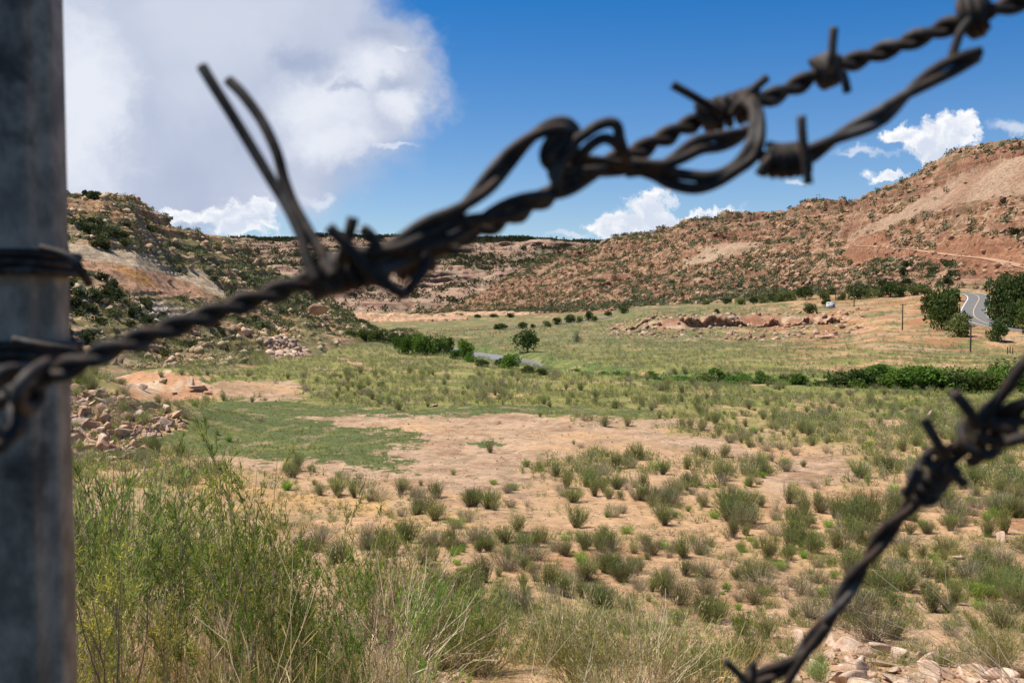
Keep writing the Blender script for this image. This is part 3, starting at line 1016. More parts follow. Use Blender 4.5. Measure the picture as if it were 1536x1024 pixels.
def road_on_ground(name, pts, hw, mat, label, lift=0.12):
    P = []
    for c_, d_ in pts: P.append((W2(c_, d_), d_))
    P = catmull(P, 10)
    z = gz(P[:, 0], P[:, 1])
    z = np.convolve(np.pad(z, 2, mode='edge'), np.ones(5) / 5, 'valid')
    o = ribbon(name, P, hw, mat, lift=lift, across=5)
    return tag(o, label, kind='structure')


road_on_ground('valley_road', [(640, 300), (690, 300), (740, 305), (800, 315), (850, 335), (900, 352), (950, 362), (1000, 358), (1050, 345)], 2.0, M_asph, 'narrow grey road running along the far valley terrace')
road_on_ground('footpath', [(505, 150), (518, 141), (530, 133), (545, 124), (560, 116)], 0.7, M_dirt, 'pale dirt path below the left hillside', 0.05)

# ------------------------------------------------------------------ plant and rock shapes (plain arrays, reused by many objects)
def cat3(parts):
    V = []; Fc = []; Cc = []; n = 0
    for v_, f_, c_ in parts:
        V.append(v_); Fc.append(f_ + n); Cc.append(c_); n += len(v_)
    return np.concatenate(V), np.concatenate(Fc), np.concatenate(Cc)


def jitcol(rng, base, n, a=0.25):
    k = rng.uniform(1 - a, 1 + a, (n, 1))
    h = rng.uniform(-0.06, 0.06, (n, 1)) * np.array([[1.0, 0.2, -0.6]])
    return np.clip(np.asarray(base)[None, :] * k * (1 + h), 0.004, 0.9)


def ribbons(P, w0, w1, cols, rng):
    """P: n x k x 3 stems as flat tapering strips"""
    n, k, _ = P.shape
    side = rng.normal(size=(n, 3)); side[:, 2] *= 0.3
    side /= np.linalg.norm(side, axis=1)[:, None]
    t = np.linspace(0, 1, k)
    w = (w0 + (w1 - w0) * t)[None, :, None] * side[:, None, :] * 0.5
    V = np.stack([P - w, P + w], 2).reshape(-1, 3)
    b = (np.arange(n)[:, None] * k + np.arange(k - 1)[None, :]).ravel() * 2
    Fc = np.concatenate([np.stack([b, b + 1, b + 3], 1), np.stack([b, b + 3, b + 2], 1)])
    return V, Fc, np.repeat(cols, k * 2, 0)


def leaves(pos, dirv, ln, wd, cols, rng):
    n = len(pos)
    dirv = dirv / np.linalg.norm(dirv, axis=1)[:, None]
    s = np.cross(dirv, rng.normal(size=(n, 3)))
    s /= np.linalg.norm(s, axis=1)[:, None] + 1e-9
    l = (ln * rng.uniform(0.6, 1.3, (n, 1)))
    a = pos; m1 = pos + dirv * l * 0.45 + s * wd / 2; m2 = pos + dirv * l * 0.45 - s * wd / 2; tp = pos + dirv * l
    V = np.stack([a, m1, tp, m2], 1).reshape(-1, 3)
    b = np.arange(n) * 4
    Fc = np.concatenate([np.stack([b, b + 1, b + 2], 1), np.stack([b, b + 2, b + 3], 1)])
    return V, Fc, np.repeat(cols, 4, 0)


def broom(seed, n, h, w, nl, ll, lw, leafc, stemc, k=4, sw=0.006, low=0.15, dead=0.0, deadc=(0.34, 0.28, 0.21), upright=1.0, lop=0.0, flare=0.85):
    """a bush of many thin stems fanned from its base; returns stems, leaves"""
    rng = np.random.RandomState(seed)
    az = rng.uniform(0, 2 * np.pi, n)
    r = w * np.sqrt(rng.uniform(0.0, 1, n))
    lump = 1 + 0.22 * np.sin(az * 3 + rng.uniform(0, 6)) + 0.15 * np.sin(az * 5 + rng.uniform(0, 6))
    r = r * lump
    z1 = h * np.sqrt(np.clip(1 - 0.72 * (r / (w * 1.3)) ** 2, 0.05, 1)) * rng.uniform(0.68, 1.08, n)
    t = np.linspace(0, 1, k)
    b0 = rng.normal(size=(n, 2)) * w * 0.10
    px_ = b0[:, :1] + (np.cos(az) * r + lop * w)[:, None] * t[None, :] ** flare
    py_ = b0[:, 1:] + (np.sin(az) * r)[:, None] * t[None, :] ** flare
    pz_ = z1[:, None] * t[None, :] ** upright - 0.03
    P = np.stack([px_, py_, pz_], -1)
    P[:, 1:] += rng.normal(size=(n, k - 1, 3)) * 0.035 * h
    isdead = rng.uniform(size=n) < dead
    sc = np.where(isdead[:, None], jitcol(rng, deadc, n), jitcol(rng, stemc, n))
    S = ribbons(P, sw, sw * 0.35, sc, rng)
    al = np.nonzero(~isdead)[0]
    if len(al) == 0 or nl == 0: return S, None
    ii = np.repeat(al, nl)
    tt = rng.uniform(low, 1.0, len(ii)) ** 0.8
    seg = np.clip((tt * (k - 1)).astype(int), 0, k - 2); f = (tt * (k - 1) - seg)[:, None]
    pos = P[ii, seg] * (1 - f) + P[ii, seg + 1] * f
    dv = P[ii, seg + 1] - P[ii, seg]
    dv = dv / (np.linalg.norm(dv, axis=1)[:, None] + 1e-9)
    dirv = dv + rng.normal(size=dv.shape) * 0.45 + np.array([0, 0, 0.25])
    pos = pos + rng.normal(size=pos.shape) * 0.02 * h
    lc = jitcol(rng, leafc, len(ii), 0.35)
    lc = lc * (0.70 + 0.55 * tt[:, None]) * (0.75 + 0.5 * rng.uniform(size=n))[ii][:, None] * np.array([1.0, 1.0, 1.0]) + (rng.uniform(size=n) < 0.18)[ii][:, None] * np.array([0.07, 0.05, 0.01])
    return S, leaves(pos, dirv, ll, lw, lc, rng)


def tubes(P, r0, r1, cols, sides=4):
    """P: list of k x 3 polylines as tapering tubes"""
    Vs = []; Fs = []; Cs = []; n0 = 0
    for i, p_ in enumerate(P):
        k = len(p_)
        T = np.gradient(p_, axis=0); T /= np.linalg.norm(T, axis=1)[:, None] + 1e-9
        ref = np.array([0.3, 0.9, 0.1])
        A = np.cross(T, ref); A /= np.linalg.norm(A, axis=1)[:, None] + 1e-9
        B = np.cross(T, A)
        rr = np.linspace(r0[i], r1[i], k)[:, None, None]
        th = np.linspace(0, 2 * np.pi, sides, endpoint=False)
        ring = p_[:, None, :] + rr * (np.cos(th)[None, :, None] * A[:, None, :] + np.sin(th)[None, :, None] * B[:, None, :])
        Vs.append(ring.reshape(-1, 3))
        j = np.arange(k - 1)[:, None] * sides; s_ = np.arange(sides)[None, :]; s2 = (s_ + 1) % sides
        a = (j + s_).ravel() + n0; b = (j + s2).ravel() + n0; c_ = (j + sides + s2).ravel() + n0; d_ = (j + sides + s_).ravel() + n0
        Fs.append(np.stack([a, b, c_], 1)); Fs.append(np.stack([a, c_, d_], 1))
        Cs.append(np.repeat(cols[i][None, :], k * sides, 0)); n0 += k * sides
    return np.concatenate(Vs), np.concatenate(Fs), np.concatenate(Cs)


def limb(rng, p0, d0, L, k, wob, up):
    p = [np.array(p0, float)]; d = np.array(d0, float); d /= np.linalg.norm(d)
    for i in range(k - 1):
        d = d + rng.normal(size=3) * wob + np.array([0, 0, up])
        d /= np.linalg.norm(d)
        p.append(p[-1] + d * L / (k - 1))
    return np.array(p)


def tallshrub(seed, h, spread, nm=7, leafc=(0.10, 0.135, 0.03), tipc=(0.22, 0.23, 0.05), stemc=(0.27, 0.22, 0.145), dens=1.0, low=0.4, ll=0.045, lw=0.0065):
    """willow-leaved shrub: wands with side branches, twigs and narrow leaves; returns stems, leaves"""
    rng = np.random.RandomState(seed)
    S = []; r0 = []; r1 = []; sc = []; LP = []; LD = []; LC = []
    for m in range(nm):
        az = rng.uniform(0, 2 * np.pi); tilt = rng.uniform(0.03, spread)
        L = h * rng.uniform(0.62, 1.04)
        p = limb(rng, (rng.normal() * 0.06, rng.normal() * 0.06, -0.05), (math.cos(az) * tilt, math.sin(az) * tilt, 1), L, 9, 0.05, 0.02)
        S.append(p); r0.append(rng.uniform(0.005, 0.010)); r1.append(0.0018); sc.append(jitcol(rng, stemc, 1, 0.35)[0])
        nb = int(rng.uniform(7, 12))
        for b_ in range(nb):
            t = rng.uniform(0.25, 0.97); i = min(int(t * 8), 7); f = t * 8 - i
            q0 = p[i] * (1 - f) + p[i + 1] * f
            dr = p[i + 1] - p[i]; dr = dr / np.linalg.norm(dr)
            a2 = rng.uniform(0, 2 * np.pi)
            d = dr + 0.62 * np.array([math.cos(a2), math.sin(a2), 0.15])
            q = limb(rng, q0, d, h * rng.uniform(0.12, 0.30) * (1.15 - 0.5 * t), 5, 0.09, 0.06)
            S.append(q); r0.append(0.0026); r1.append(0.001); sc.append(jitcol(rng, (0.34, 0.28, 0.15), 1, 0.35)[0])
            for w_ in range(int(rng.uniform(2, 5))):
                j = int(rng.uniform(1, 4)); a3 = rng.uniform(0, 2 * np.pi)
                d = (q[j + 1] - q[j]) / np.linalg.norm(q[j + 1] - q[j]) + 0.6 * np.array([math.cos(a3), math.sin(a3), 0.3])
                tw = limb(rng, q[j], d, h * rng.uniform(0.05, 0.11), 4, 0.1, 0.08)
                S.append(tw); r0.append(0.0014); r1.append(0.0008); sc.append(jitcol(rng, (0.20, 0.20, 0.08), 1, 0.3)[0])
                if t > low * rng.uniform(0.6, 1.2):
                    nl = int(14 * dens)
                    u_ = rng.uniform(0, 3, nl); ii = np.minimum(u_.astype(int), 2); f_ = (u_ - ii)[:, None]
                    LP.append(tw[ii] * (1 - f_) + tw[ii + 1] * f_); dd = tw[ii + 1] - tw[ii]
                    LD.append(dd / np.linalg.norm(dd, axis=1)[:, None] + rng.normal(size=(nl, 3)) * 0.5)
                    LC.append(jitcol(rng, leafc if rng.uniform() < 0.6 else tipc, nl, 0.3))
            if t > low:
                nl = int(12 * dens)
                u_ = rng.uniform(0.3, 4, nl); ii = np.minimum(u_.astype(int), 3); f_ = (u_ - ii)[:, None]
                LP.append(q[ii] * (1 - f_) + q[ii + 1] * f_); dd = q[ii + 1] - q[ii]
                LD.append(dd / np.linalg.norm(dd, axis=1)[:, None] + rng.normal(size=(nl, 3)) * 0.5)
                LC.append(jitcol(rng, leafc, nl, 0.3))
    st = tubes(S, r0, r1, np.array(sc))
    lf = leaves(np.concatenate(LP), np.concatenate(LD), ll, lw, np.concatenate(LC), rng)
    return st, lf


def rock(seed, sub=3):
    import bmesh
    bm = bmesh.new()
    bmesh.ops.create_icosphere(bm, subdivisions=sub, radius=1.0)
    V = np.array([v_.co[:] for v_ in bm.verts]); Fc = np.array([[x.index for x in f.verts] for f in bm.faces])
    bm.free()
    rng = np.random.RandomState(seed)
    for i in range(11):
        n_ = rng.normal(size=3); n_ /= np.linalg.norm(n_)
        o_ = rng.uniform(0.26, 0.62)
        d_ = np.maximum(V @ n_ - o_, 0)
        V = V - d_[:, None] * n_[None, :]
    V = V * np.array([1.0, rng.uniform(0.6, 0.95), rng.uniform(0.45, 0.8)]) * 1.2
    V += 0.010 * rng.normal(size=V.shape)
    return V, Fc


def rockcol(rng, V, tint=(0.50, 0.36, 0.27)):
    n_ = fbm(V[:, 0] * 2 + rng.uniform(0, 50), V[:, 1] * 2 + V[:, 2], 3, 7)
    return mixc(np.asarray(tint), np.asarray(tint) * C(0.78, 0.68, 0.62), sstep(-0.2, 0.5, n_))


def bake(name, temps, pos, sc, rng, mat, label, tintv=0.25, tilt=0.0, tints=None, zs=None, link=True):
    """one mesh out of very many small copies (for what nobody could count)"""
    V = []; Fc = []; Cc = []; n0 = 0
    pick = rng.randint(0, len(temps), len(pos))
    for k, (tv, tf, tcx) in enumerate(temps):
        idx = np.nonzero(pick == k)[0]
        if not len(idx): continue
        a = rng.uniform(0, 2 * np.pi, len(idx)); c_, s_ = np.cos(a), np.sin(a)
        q = tv[None] * sc[idx][:, None, None]
        if zs is not None: q = q * np.stack([np.ones(len(idx)), np.ones(len(idx)), zs[idx]], 1)[:, None, :]
        x = q[..., 0] * c_[:, None] - q[..., 1] * s_[:, None]; y = q[..., 0] * s_[:, None] + q[..., 1] * c_[:, None]
        w = np.stack([x, y, q[..., 2]], -1) + pos[idx][:, None, :]
        V.append(w.reshape(-1, 3))
        off = n0 + np.arange(len(idx)) * len(tv)
        Fc.append((tf[None] + off[:, None, None]).reshape(-1, 3))
        tn = rng.uniform(1 - tintv, 1 + tintv, (len(idx), 1, 1)) * np.ones((1, 1, 3))
        if tints is not None: tn = tn * tints[idx][:, None, :]
        Cc.append((tcx[None] * tn).reshape(-1, 3))
        n0 += len(idx) * len(tv)
    o = mesh_np(name, np.concatenate(V), np.concatenate(Fc), mat, np.clip(np.concatenate(Cc), 0.003, 0.9))
    return tag(o, label, kind='stuff')


R = np.random.RandomState(11)
# mid-distance bushes
GREEN = (0.105, 0.15, 0.034); OLIVE = (0.13, 0.155, 0.042); GREY = (0.145, 0.155, 0.075); BRIGHT = (0.105, 0.19, 0.028); YEL = (0.21, 0.22, 0.06)
WOOD = (0.15, 0.12, 0.09)


def lib(prefix, specs, near=False):
    out_ = []
    for i, kw in enumerate(specs):
        S, L = broom(**kw)
        ms = mesh_np(prefix + '_stems', *S[:2], M_bark, S[2], link=False)
        ml = mesh_np(prefix + '_foliage', *L[:2], M_leaf, L[2], link=False) if L is not None else None
        out_.append((ms, ml, S, L))
    return out_


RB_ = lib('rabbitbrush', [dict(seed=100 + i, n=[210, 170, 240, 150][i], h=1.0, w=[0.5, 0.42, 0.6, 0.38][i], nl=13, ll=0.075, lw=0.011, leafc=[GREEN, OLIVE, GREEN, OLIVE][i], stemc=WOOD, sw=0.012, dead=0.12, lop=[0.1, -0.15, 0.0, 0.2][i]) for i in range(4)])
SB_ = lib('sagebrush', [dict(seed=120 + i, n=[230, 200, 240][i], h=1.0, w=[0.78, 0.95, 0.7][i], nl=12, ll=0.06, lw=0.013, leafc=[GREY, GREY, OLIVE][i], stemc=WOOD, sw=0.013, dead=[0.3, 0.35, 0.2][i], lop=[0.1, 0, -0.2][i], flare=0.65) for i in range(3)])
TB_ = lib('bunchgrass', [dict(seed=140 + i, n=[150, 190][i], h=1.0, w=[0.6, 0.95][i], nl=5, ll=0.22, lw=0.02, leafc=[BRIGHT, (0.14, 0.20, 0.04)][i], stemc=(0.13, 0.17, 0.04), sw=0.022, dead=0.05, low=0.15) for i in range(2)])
DB_ = lib('dead_bush', [dict(seed=160 + i, n=110, h=1.0, w=[0.7, 0.5][i], nl=5, ll=0.06, lw=0.01, leafc=(0.19, 0.17, 0.10), stemc=(0.22, 0.18, 0.14), sw=0.012, dead=0.7) for i in range(2)])
LIB = {'r': ('rabbitbrush', RB_), 's': ('sagebrush', SB_), 'g': ('bunchgrass', TB_), 'd': ('dead_bush', DB_)}
LOOK = {'r': 'upright green rabbitbrush', 's': 'rounded grey-green sagebrush', 'g': 'bright green grass clump', 'd': 'dry grey-brown bush'}


def region(px, py):
    if py > 930: rg = 'at the embankment foot'
    elif py > 850: rg = 'on the nearest sandy slope'
    elif py > 790: rg = 'on the sand slope'
    elif py > 745: rg = 'on sand before the pond bed'
    elif py > 690: rg = 'at the near pond bed rim'
    elif py > 640: rg = 'beside the dry pond bed'
    elif py > 600: rg = 'just beyond the pond bed'
    elif py > 575: rg = 'on the middle pasture'
    else: rg = 'near the willow band'
    zones = [(300, 'by the rock pile'), (440, 'by the meadow'), (580, 'right of the meadow'), (720, 'under the wire knot'), (860, 'left of centre'), (980, 'right of centre'), (1100, 'under the hanging loops'), (1220, 'left of the lower wire'), (1340, 'near the lower wire'), (1450, 'under the rusty knot'), (9999, 'at the right edge')]
    cx = next(z[1] for z in zones if px < z[0])
    return rg, cx


shrub_list = []


def cand(x, y, hpx, kind, wide=1.0, fixed=True):
    p_ = at(x, y)
    if p_ is None: return
    X, Y, Z = p_
    shrub_list.append((hpx, X, Y, Z, hpx * Y / F, kind, wide, x, y, fixed))


for x, y, h, k in [(1100, 806, 44, 'r'), (1048, 830, 42, 's'), (1192, 815, 54, 'r'), (1152, 838, 52, 'r'), (1130, 785, 40, 'r'), (1262, 822, 44, 's'), (1300, 818, 44, 's'), (1400, 918, 62, 'r'), (1352, 885, 58, 's'), (1300, 880, 44, 'r'),
                   (1452, 872, 44, 's'), (1522, 892, 60, 'r'), (1500, 940, 54, 's'), (1310, 962, 74, 's'), (1275, 930, 64, 's'), (1340, 958, 50, 'r'), (980, 832, 32, 's'), (803, 840, 34, 's'), (762, 840, 28, 'r'), (732, 826, 30, 'r'), (872, 846, 24, 'g'), (700, 783, 24, 's'), (652, 780, 40, 'r'),
                   (628, 770, 28, 'r'), (810, 706, 22, 'r'), (835, 714, 26, 'r'), (850, 732, 32, 'r'), (882, 730, 32, 'r'), (906, 738, 28, 'r'), (926, 734, 26, 'r'), (790, 700, 14, 'g'), (866, 708, 22, 'r'), (1096, 664, 17, 's'), (1150, 676, 22, 's'), (1172, 674, 16, 's'), (1332, 708, 32, 'r'), (1316, 700, 24, 'r'),
                   (1086, 728, 28, 'd'), (1250, 776, 26, 'r'), (1292, 782, 25, 'r'), (505, 742, 28, 'r'), (532, 746, 28, 'r'), (556, 750, 30, 's'), (480, 742, 24, 'r'), (1022, 906, 40, 's'), (960, 888, 30, 'd'), (1216, 926, 44, 's'), (1132, 905, 34, 's'), (1185, 880, 30, 'd'), (1108, 870, 26, 'r'), (1001, 862, 24, 'd'),
                   (1482, 804, 38, 'r'), (1440, 790, 26, 's'), (1458, 760, 24, 'r'), (1530, 770, 30, 's'), (1410, 700, 18, 'r'), (950, 830, 24, 'r'), (916, 850, 30, 's'), (850, 880, 34, 's'), (830, 900, 30, 'd'), (1090, 850, 22, 'd'), (1060, 890, 30, 's'), (1160, 860, 20, 'd'), (1098, 790, 14, 'g'), (1204, 745, 20, 'd'),
                   (1030, 735, 16, 'r'), (1205, 700, 14, 'r'), (1380, 740, 24, 's'), (1340, 740, 18, 'g'), (1420, 830, 34, 's'), (1390, 800, 26, 'r'), (1365, 780, 22, 's'), (570, 606, 12, 's'), (552, 608, 11, 's'), (392, 632, 10, 's'), (326, 652, 12, 'r'), (344, 662, 12, 'g'), (680, 712, 12, 'r'), (770, 735, 14, 'g'), (740, 726, 10, 'g'),
                   (600, 745, 14, 'd'), (960, 745, 18, 'r'), (985, 705, 16, 'g'), (430, 735, 18, 'g'), (940, 800, 16, 'g'), (900, 812, 16, 'g'), (1160, 630, 14, 'r'), (1230, 640, 14, 'r'), (1255, 650, 16, 'r'), (1130, 650, 12, 'g'), (1330, 600, 12, 's'), (1400, 640, 16, 's'), (1480, 690, 22, 's'), (1515, 700, 24, 'r'), (1290, 665, 14, 's'),
                   (1190, 655, 14, 'r'), (1210, 618, 12, 'r'), (1500, 840, 30, 'd'), (1470, 900, 30, 'g'), (1545, 830, 40, 's'), (1060, 760, 15, 'd'), (1075, 935, 44, 'r'), (1150, 955, 50, 'r'), (1115, 950, 40, 'g')]:
    cand(x, y, h * 0.9, k, 1.0)
# scattered fill, thinner on the bare patches
tries = 0
while len(shrub_list) < 1500 and tries < 20000:
    tries += 1
    x = R.uniform(110, 1580); y = 560 + 390 * R.uniform() ** 1.25
    if y > 700 and x < 640 and not (x > 430 and y < 860): continue
    p_ = at(x, y)
    if p_ is None: continue
    X, Y, Z = p_
    _, _, me_, ba_, sa_, mo_ = ground_masks(np.array([X]), np.array([Y]), np.array([Z]))
    if me_[0]: 
        if R.uniform() > 0.03: continue
    if ba_[0] and R.uniform() > 0.05: continue
    if (sa_[0] or mo_[0]) and R.uniform() > 0.12: continue
    q_, _ = polydist(np.array([X]), np.array([Y]), RIVX, RIVY)
    if q_[0] < 5: continue
    clump = fbm(np.array([X / 6.0]), np.array([Y / 6.0]), 3, 240)[0]
    if y > 640 and R.uniform() > sstep(-0.5, 0.45, clump) + 0.12: continue
    if y > 830 and R.uniform() < 0.35: continue
    k = R.choice(['r', 's', 'g', 'd'], p=[0.36, 0.30, 0.20, 0.14])
    h = {'r': 0.62, 's': 0.5, 'g': 0.22, 'd': 0.4}[k] * R.uniform(0.35, 1.2) * (1 + 0.25 * sstep(60, 110, Y)) * (1.1 if y < 800 else 0.75)
    shrub_list.append((h / Y * F, X, Y, Z, h, k, 1.0, x, y, False))
shrub_list.sort(key=lambda s: -s[0])
rest = shrub_list[290:]
protos = {}
for n_i, (hpx, X, Y, Z, h, k, wd, x, y, fx) in enumerate(shrub_list[:290]):
    nm, L = LIB[k]
    ms, ml, _, _ = L[R.randint(len(L))]
    big_ = hpx > 16
    if hpx > 34: size = 'large'
    elif hpx > 22: size = 'waist-high' if k != 'g' else 'broad'
    elif hpx > 14: size = 'knee-high'
    else: size = 'small'
    rg, cx = region(x, y)
    if big_:
        o = empty(nm, (X, Y, Z), R.uniform(0, 6.28))
        a = bpy.data.objects.new('stems', ms); COL.objects.link(a); a.parent = o
        b_ = bpy.data.objects.new('foliage', ml); COL.objects.link(b_); b_.parent = o
    else:
        key = ('whole', k, ms.name)
        if key not in protos:
            S, Lf = [(s[2], s[3]) for s in L if s[0] == ms][0]
            V_, F_, C_ = cat3([S, Lf])
            protos[key] = mesh_np(nm, V_, F_, M_leaf, C_, link=False)
        o = bpy.data.objects.new(nm, protos[key]); COL.objects.link(o)
        o.location = (X, Y, Z); o.rotation_euler = (0, 0, R.uniform(0, 6.28))
    s_ = h * R.uniform(0.95, 1.05)
    o.scale = (s_ * R.uniform(0.75, 1.35), s_ * R.uniform(0.75, 1.35), s_ * R.uniform(0.85, 1.1))
    o.rotation_euler[0] = R.normal() * 0.14
    lb = f"{size} {LOOK[k]} {rg}, {cx}"
    tag(o, lb, 'grass clump' if k == 'g' else 'bush', f"{size} {LOOK[k]} plants {rg}, {cx}")

# light templates for far copies
def lite(seed, n, w, leafc, stemc, nl=3, ll=0.16, lw=0.06, dead=0.1, **kw):
    S, L = broom(seed, n, 1.0, w, nl, ll, lw, leafc, stemc, k=3, sw=0.03, dead=dead, **kw)
    return cat3([S, L])


LT = {'r': [lite(200 + i, 26, 0.5, GREEN if i % 2 else OLIVE, WOOD) for i in range(3)], 's': [lite(210 + i, 28, 0.8, GREY, WOOD, dead=0.25) for i in range(3)],
      'g': [lite(220 + i, 26, 0.8, BRIGHT, (0.13, 0.17, 0.04), nl=2, ll=0.3) for i in range(2)], 'd': [lite(230, 24, 0.7, (0.19, 0.17, 0.1), (0.22, 0.18, 0.14), dead=0.6)]}
for k in 'rsgd':
    rr = [s for s in rest if s[5] == k]
    if rr:
        bake('scrub', [cat3([a[2], a[3]]) for a in LIB[k][1][:2]], np.array([[s[1], s[2], s[3] - 0.02] for s in rr]), np.array([s[4] for s in rr]), R, M_leaf, 'scattered small bushes over the valley pasture')

# countless low tufts: green and yellow over the pasture, dry and green near the camera
def ground_points(n, d0, d1, x0=-80, x1=1620, pw=1.0):
    d = np.exp(R.uniform(np.log(d0), np.log(d1), n)) if pw == 1.0 else d0 + (d1 - d0) * R.uniform(size=n) ** pw
    cx = R.uniform(x0, x1, n)
    X = (cx - 768) / F * d
    Z = gz(X, d)
    px_, py_, me_, ba_, sa_, mo_ = ground_masks(X, d, Z)
    q_, _ = polydist(X, d, RIVX, RIVY)
    q2, _ = polydist(X, d, _rp[:, 0], _rp[:, 1])
    cv_ = cover(X, d, px_, py_)
    ok = (q_ > 3.5) & (q2 > 5)
    return X, d, Z, px_, py_, me_, ba_, sa_, mo_, cv_, ok


gt = [lite(250 + i, 14, 0.55, c1, c1, nl=1, ll=0.4, lw=0.08, dead=0.0, upright=0.95) for i, c1 in enumerate([(0.19, 0.21, 0.065), (0.15, 0.18, 0.055), (0.25, 0.24, 0.085)])]
st_ = [lite(260 + i, 16, 0.8, c1, WOOD, nl=3, dead=0.15) for i, c1 in enumerate([GREY, OLIVE, (0.17, 0.18, 0.09)])]
X, Y, Z, px_, py_, me_, ba_, sa_, mo_, cv_, ok = ground_points(60000, 34, 330)
keep = ok & ~ba_ & ~sa_ & ~mo_ & ~me_ & (R.uniform(size=len(X)) < 0.10 + 0.9 * cv_) & (fbm(X / 5, Y / 5, 3, 270) > -0.25)
X, Y, Z = X[keep], Y[keep], Z[keep]
half = R.uniform(size=len(X)) < np.where(Y > 120, 0.45, 0.75)
bake('pasture_grass', gt, np.stack([X, Y, Z - 0.02], 1)[half], (R.uniform(0.14, 0.34, len(X)) * (1 + Y / 260))[half], R, M_grass, 'yellow-green grass tufts covering the valley pasture', zs=np.full(half.sum(), 0.9))
h2 = ~half
bake('low_sage', st_, np.stack([X, Y, Z - 0.03], 1)[h2], (R.uniform(0.22, 0.55, len(X)) * (1 + Y / 420))[h2], R, M_leaf, 'low grey-green sage dotted over the far pasture')
# meadow turf
mt_ = [lite(280 + i, 14, 0.7, c1, c1, nl=1, ll=0.5, lw=0.1, dead=0.0) for i, c1 in enumerate([(0.13, 0.15, 0.045), (0.15, 0.17, 0.045), (0.20, 0.205, 0.06)])]
X, Y, Z, px_, py_, me_, ba_, sa_, mo_, cv_, ok = ground_points(60000, 36, 90, 200, 1050)
keep = me_ & (R.uniform(size=len(X)) < 0.3)
bake('meadow_grass', mt_, np.stack([X, Y, Z - 0.02], 1)[keep], R.uniform(0.04, 0.12, keep.sum()), R, M_grass, 'short dark green meadow grass in the damp hollow', tintv=0.15)
# near tufts, sparse on sand
X, Y, Z, px_, py_, me_, ba_, sa_, mo_, cv_, ok = ground_points(26000, 11, 48)
keep = ~ba_ & ~me_ & (R.uniform(size=len(X)) < 0.03 + 0.40 * cv_ + 0.25 * (fbm(X / 3, Y / 3, 3, 290) > 0.35))
pt = [(lambda SL: cat3([SL[0], SL[1]]))(broom(300 + i, 26, 1.0, 0.9, 3, 0.3, 0.03, c1, c1, k=3, sw=0.03, dead=0.15, low=0.2)) for i, c1 in enumerate([(0.15, 0.19, 0.05), (0.22, 0.22, 0.08), (0.12, 0.17, 0.04), (0.34, 0.28, 0.15)])]
bake('low_grass', pt, np.stack([X, Y, Z - 0.01], 1)[keep], R.uniform(0.06, 0.20, keep.sum()), R, M_grass, 'low green and straw grass tufts on the sand', tintv=0.3)

# ------------------------------------------------------------------ dense growth right in front of the fence
dryt = []
for i, c1 in enumerate([(0.56, 0.45, 0.26), (0.46, 0.36, 0.20), (0.42, 0.36, 0.17), (0.20, 0.21, 0.06), (0.40, 0.34, 0.26)]):
    S, L = broom(320 + i, 46, 1.0, 0.42, 2, 0.14, 0.005, c1, c1, k=5, sw=0.0045, low=0.4, upright=0.95)
    dryt.append(cat3([S, L]))
X, Y, Z, px_, py_, me_, ba_, sa_, mo_, cv_, ok = ground_points(6500, 4.3, 15.5, -150, 1700)
dens_ = sstep(15.5, 9, Y) * (0.25 + 1.2 * sstep(760, 560, px_)) + 0.1
keep = (R.uniform(size=len(X)) < dens_ * 0.6) & (fbm(X / 0.9, Y / 0.9, 3, 295) > -0.05)
X, Y, Z, px_ = X[keep], Y[keep], Z[keep], px_[keep]
hh = R.uniform(0.2, 1.0, len(X)) * (0.38 + 0.82 * sstep(760, 480, px_) * sstep(9.5, 6, Y))
bake('dry_grass', dryt, np.stack([X, Y, Z - 0.02], 1), hh, R, M_grass, 'straw-coloured and green grass crowding the slope below the fence', tintv=0.25)

TS = []
for i in range(5):
    kw = [dict(h=1.0, spread=0.38, nm=7, low=0.5, dens=1.25), dict(h=1.0, spread=0.2, nm=6, low=0.5, dens=1.3), dict(h=1.0, spread=0.5, nm=9, low=0.55, dens=1.1), dict(h=1.0, spread=0.42, nm=8, leafc=(0.15, 0.165, 0.045), tipc=(0.26, 0.235, 0.06), low=0.5, dens=0.9), dict(h=1.0, spread=0.6, nm=10, leafc=(0.085, 0.17, 0.022), tipc=(0.16, 0.23, 0.03), dens=1.2, low=0.4)][i]
    kw['h'] = 1.9
    S, L = tallshrub(400 + i, ll=0.046, lw=0.0075, **kw)
    TS.append((mesh_np('tall_stems', S[0], S[1], M_bark, S[2], link=False), mesh_np('tall_foliage', L[0], L[1], M_leafn, L[2], link=False)))


def place_tall(px_, d, ytop, v_, label, group=None, sx=1.0, name='willow_shrub', cat_='shrub'):
    X = W2(px_, d); Z = float(gz(X, d))
    zt = float(ray(px_, ytop)[1]) * d
    s = (zt - Z) / 1.9
    o = empty(name, (X, d, Z), R.uniform(0, 6.28))
    for nm, me in (('stems', TS[v_][0]), ('foliage', TS[v_][1])):
        c_ = bpy.data.objects.new(nm, me); COL.objects.link(c_); c_.parent = o
    o.scale = (s * sx, s * sx, s)
    return tag(o, label, cat_, group)


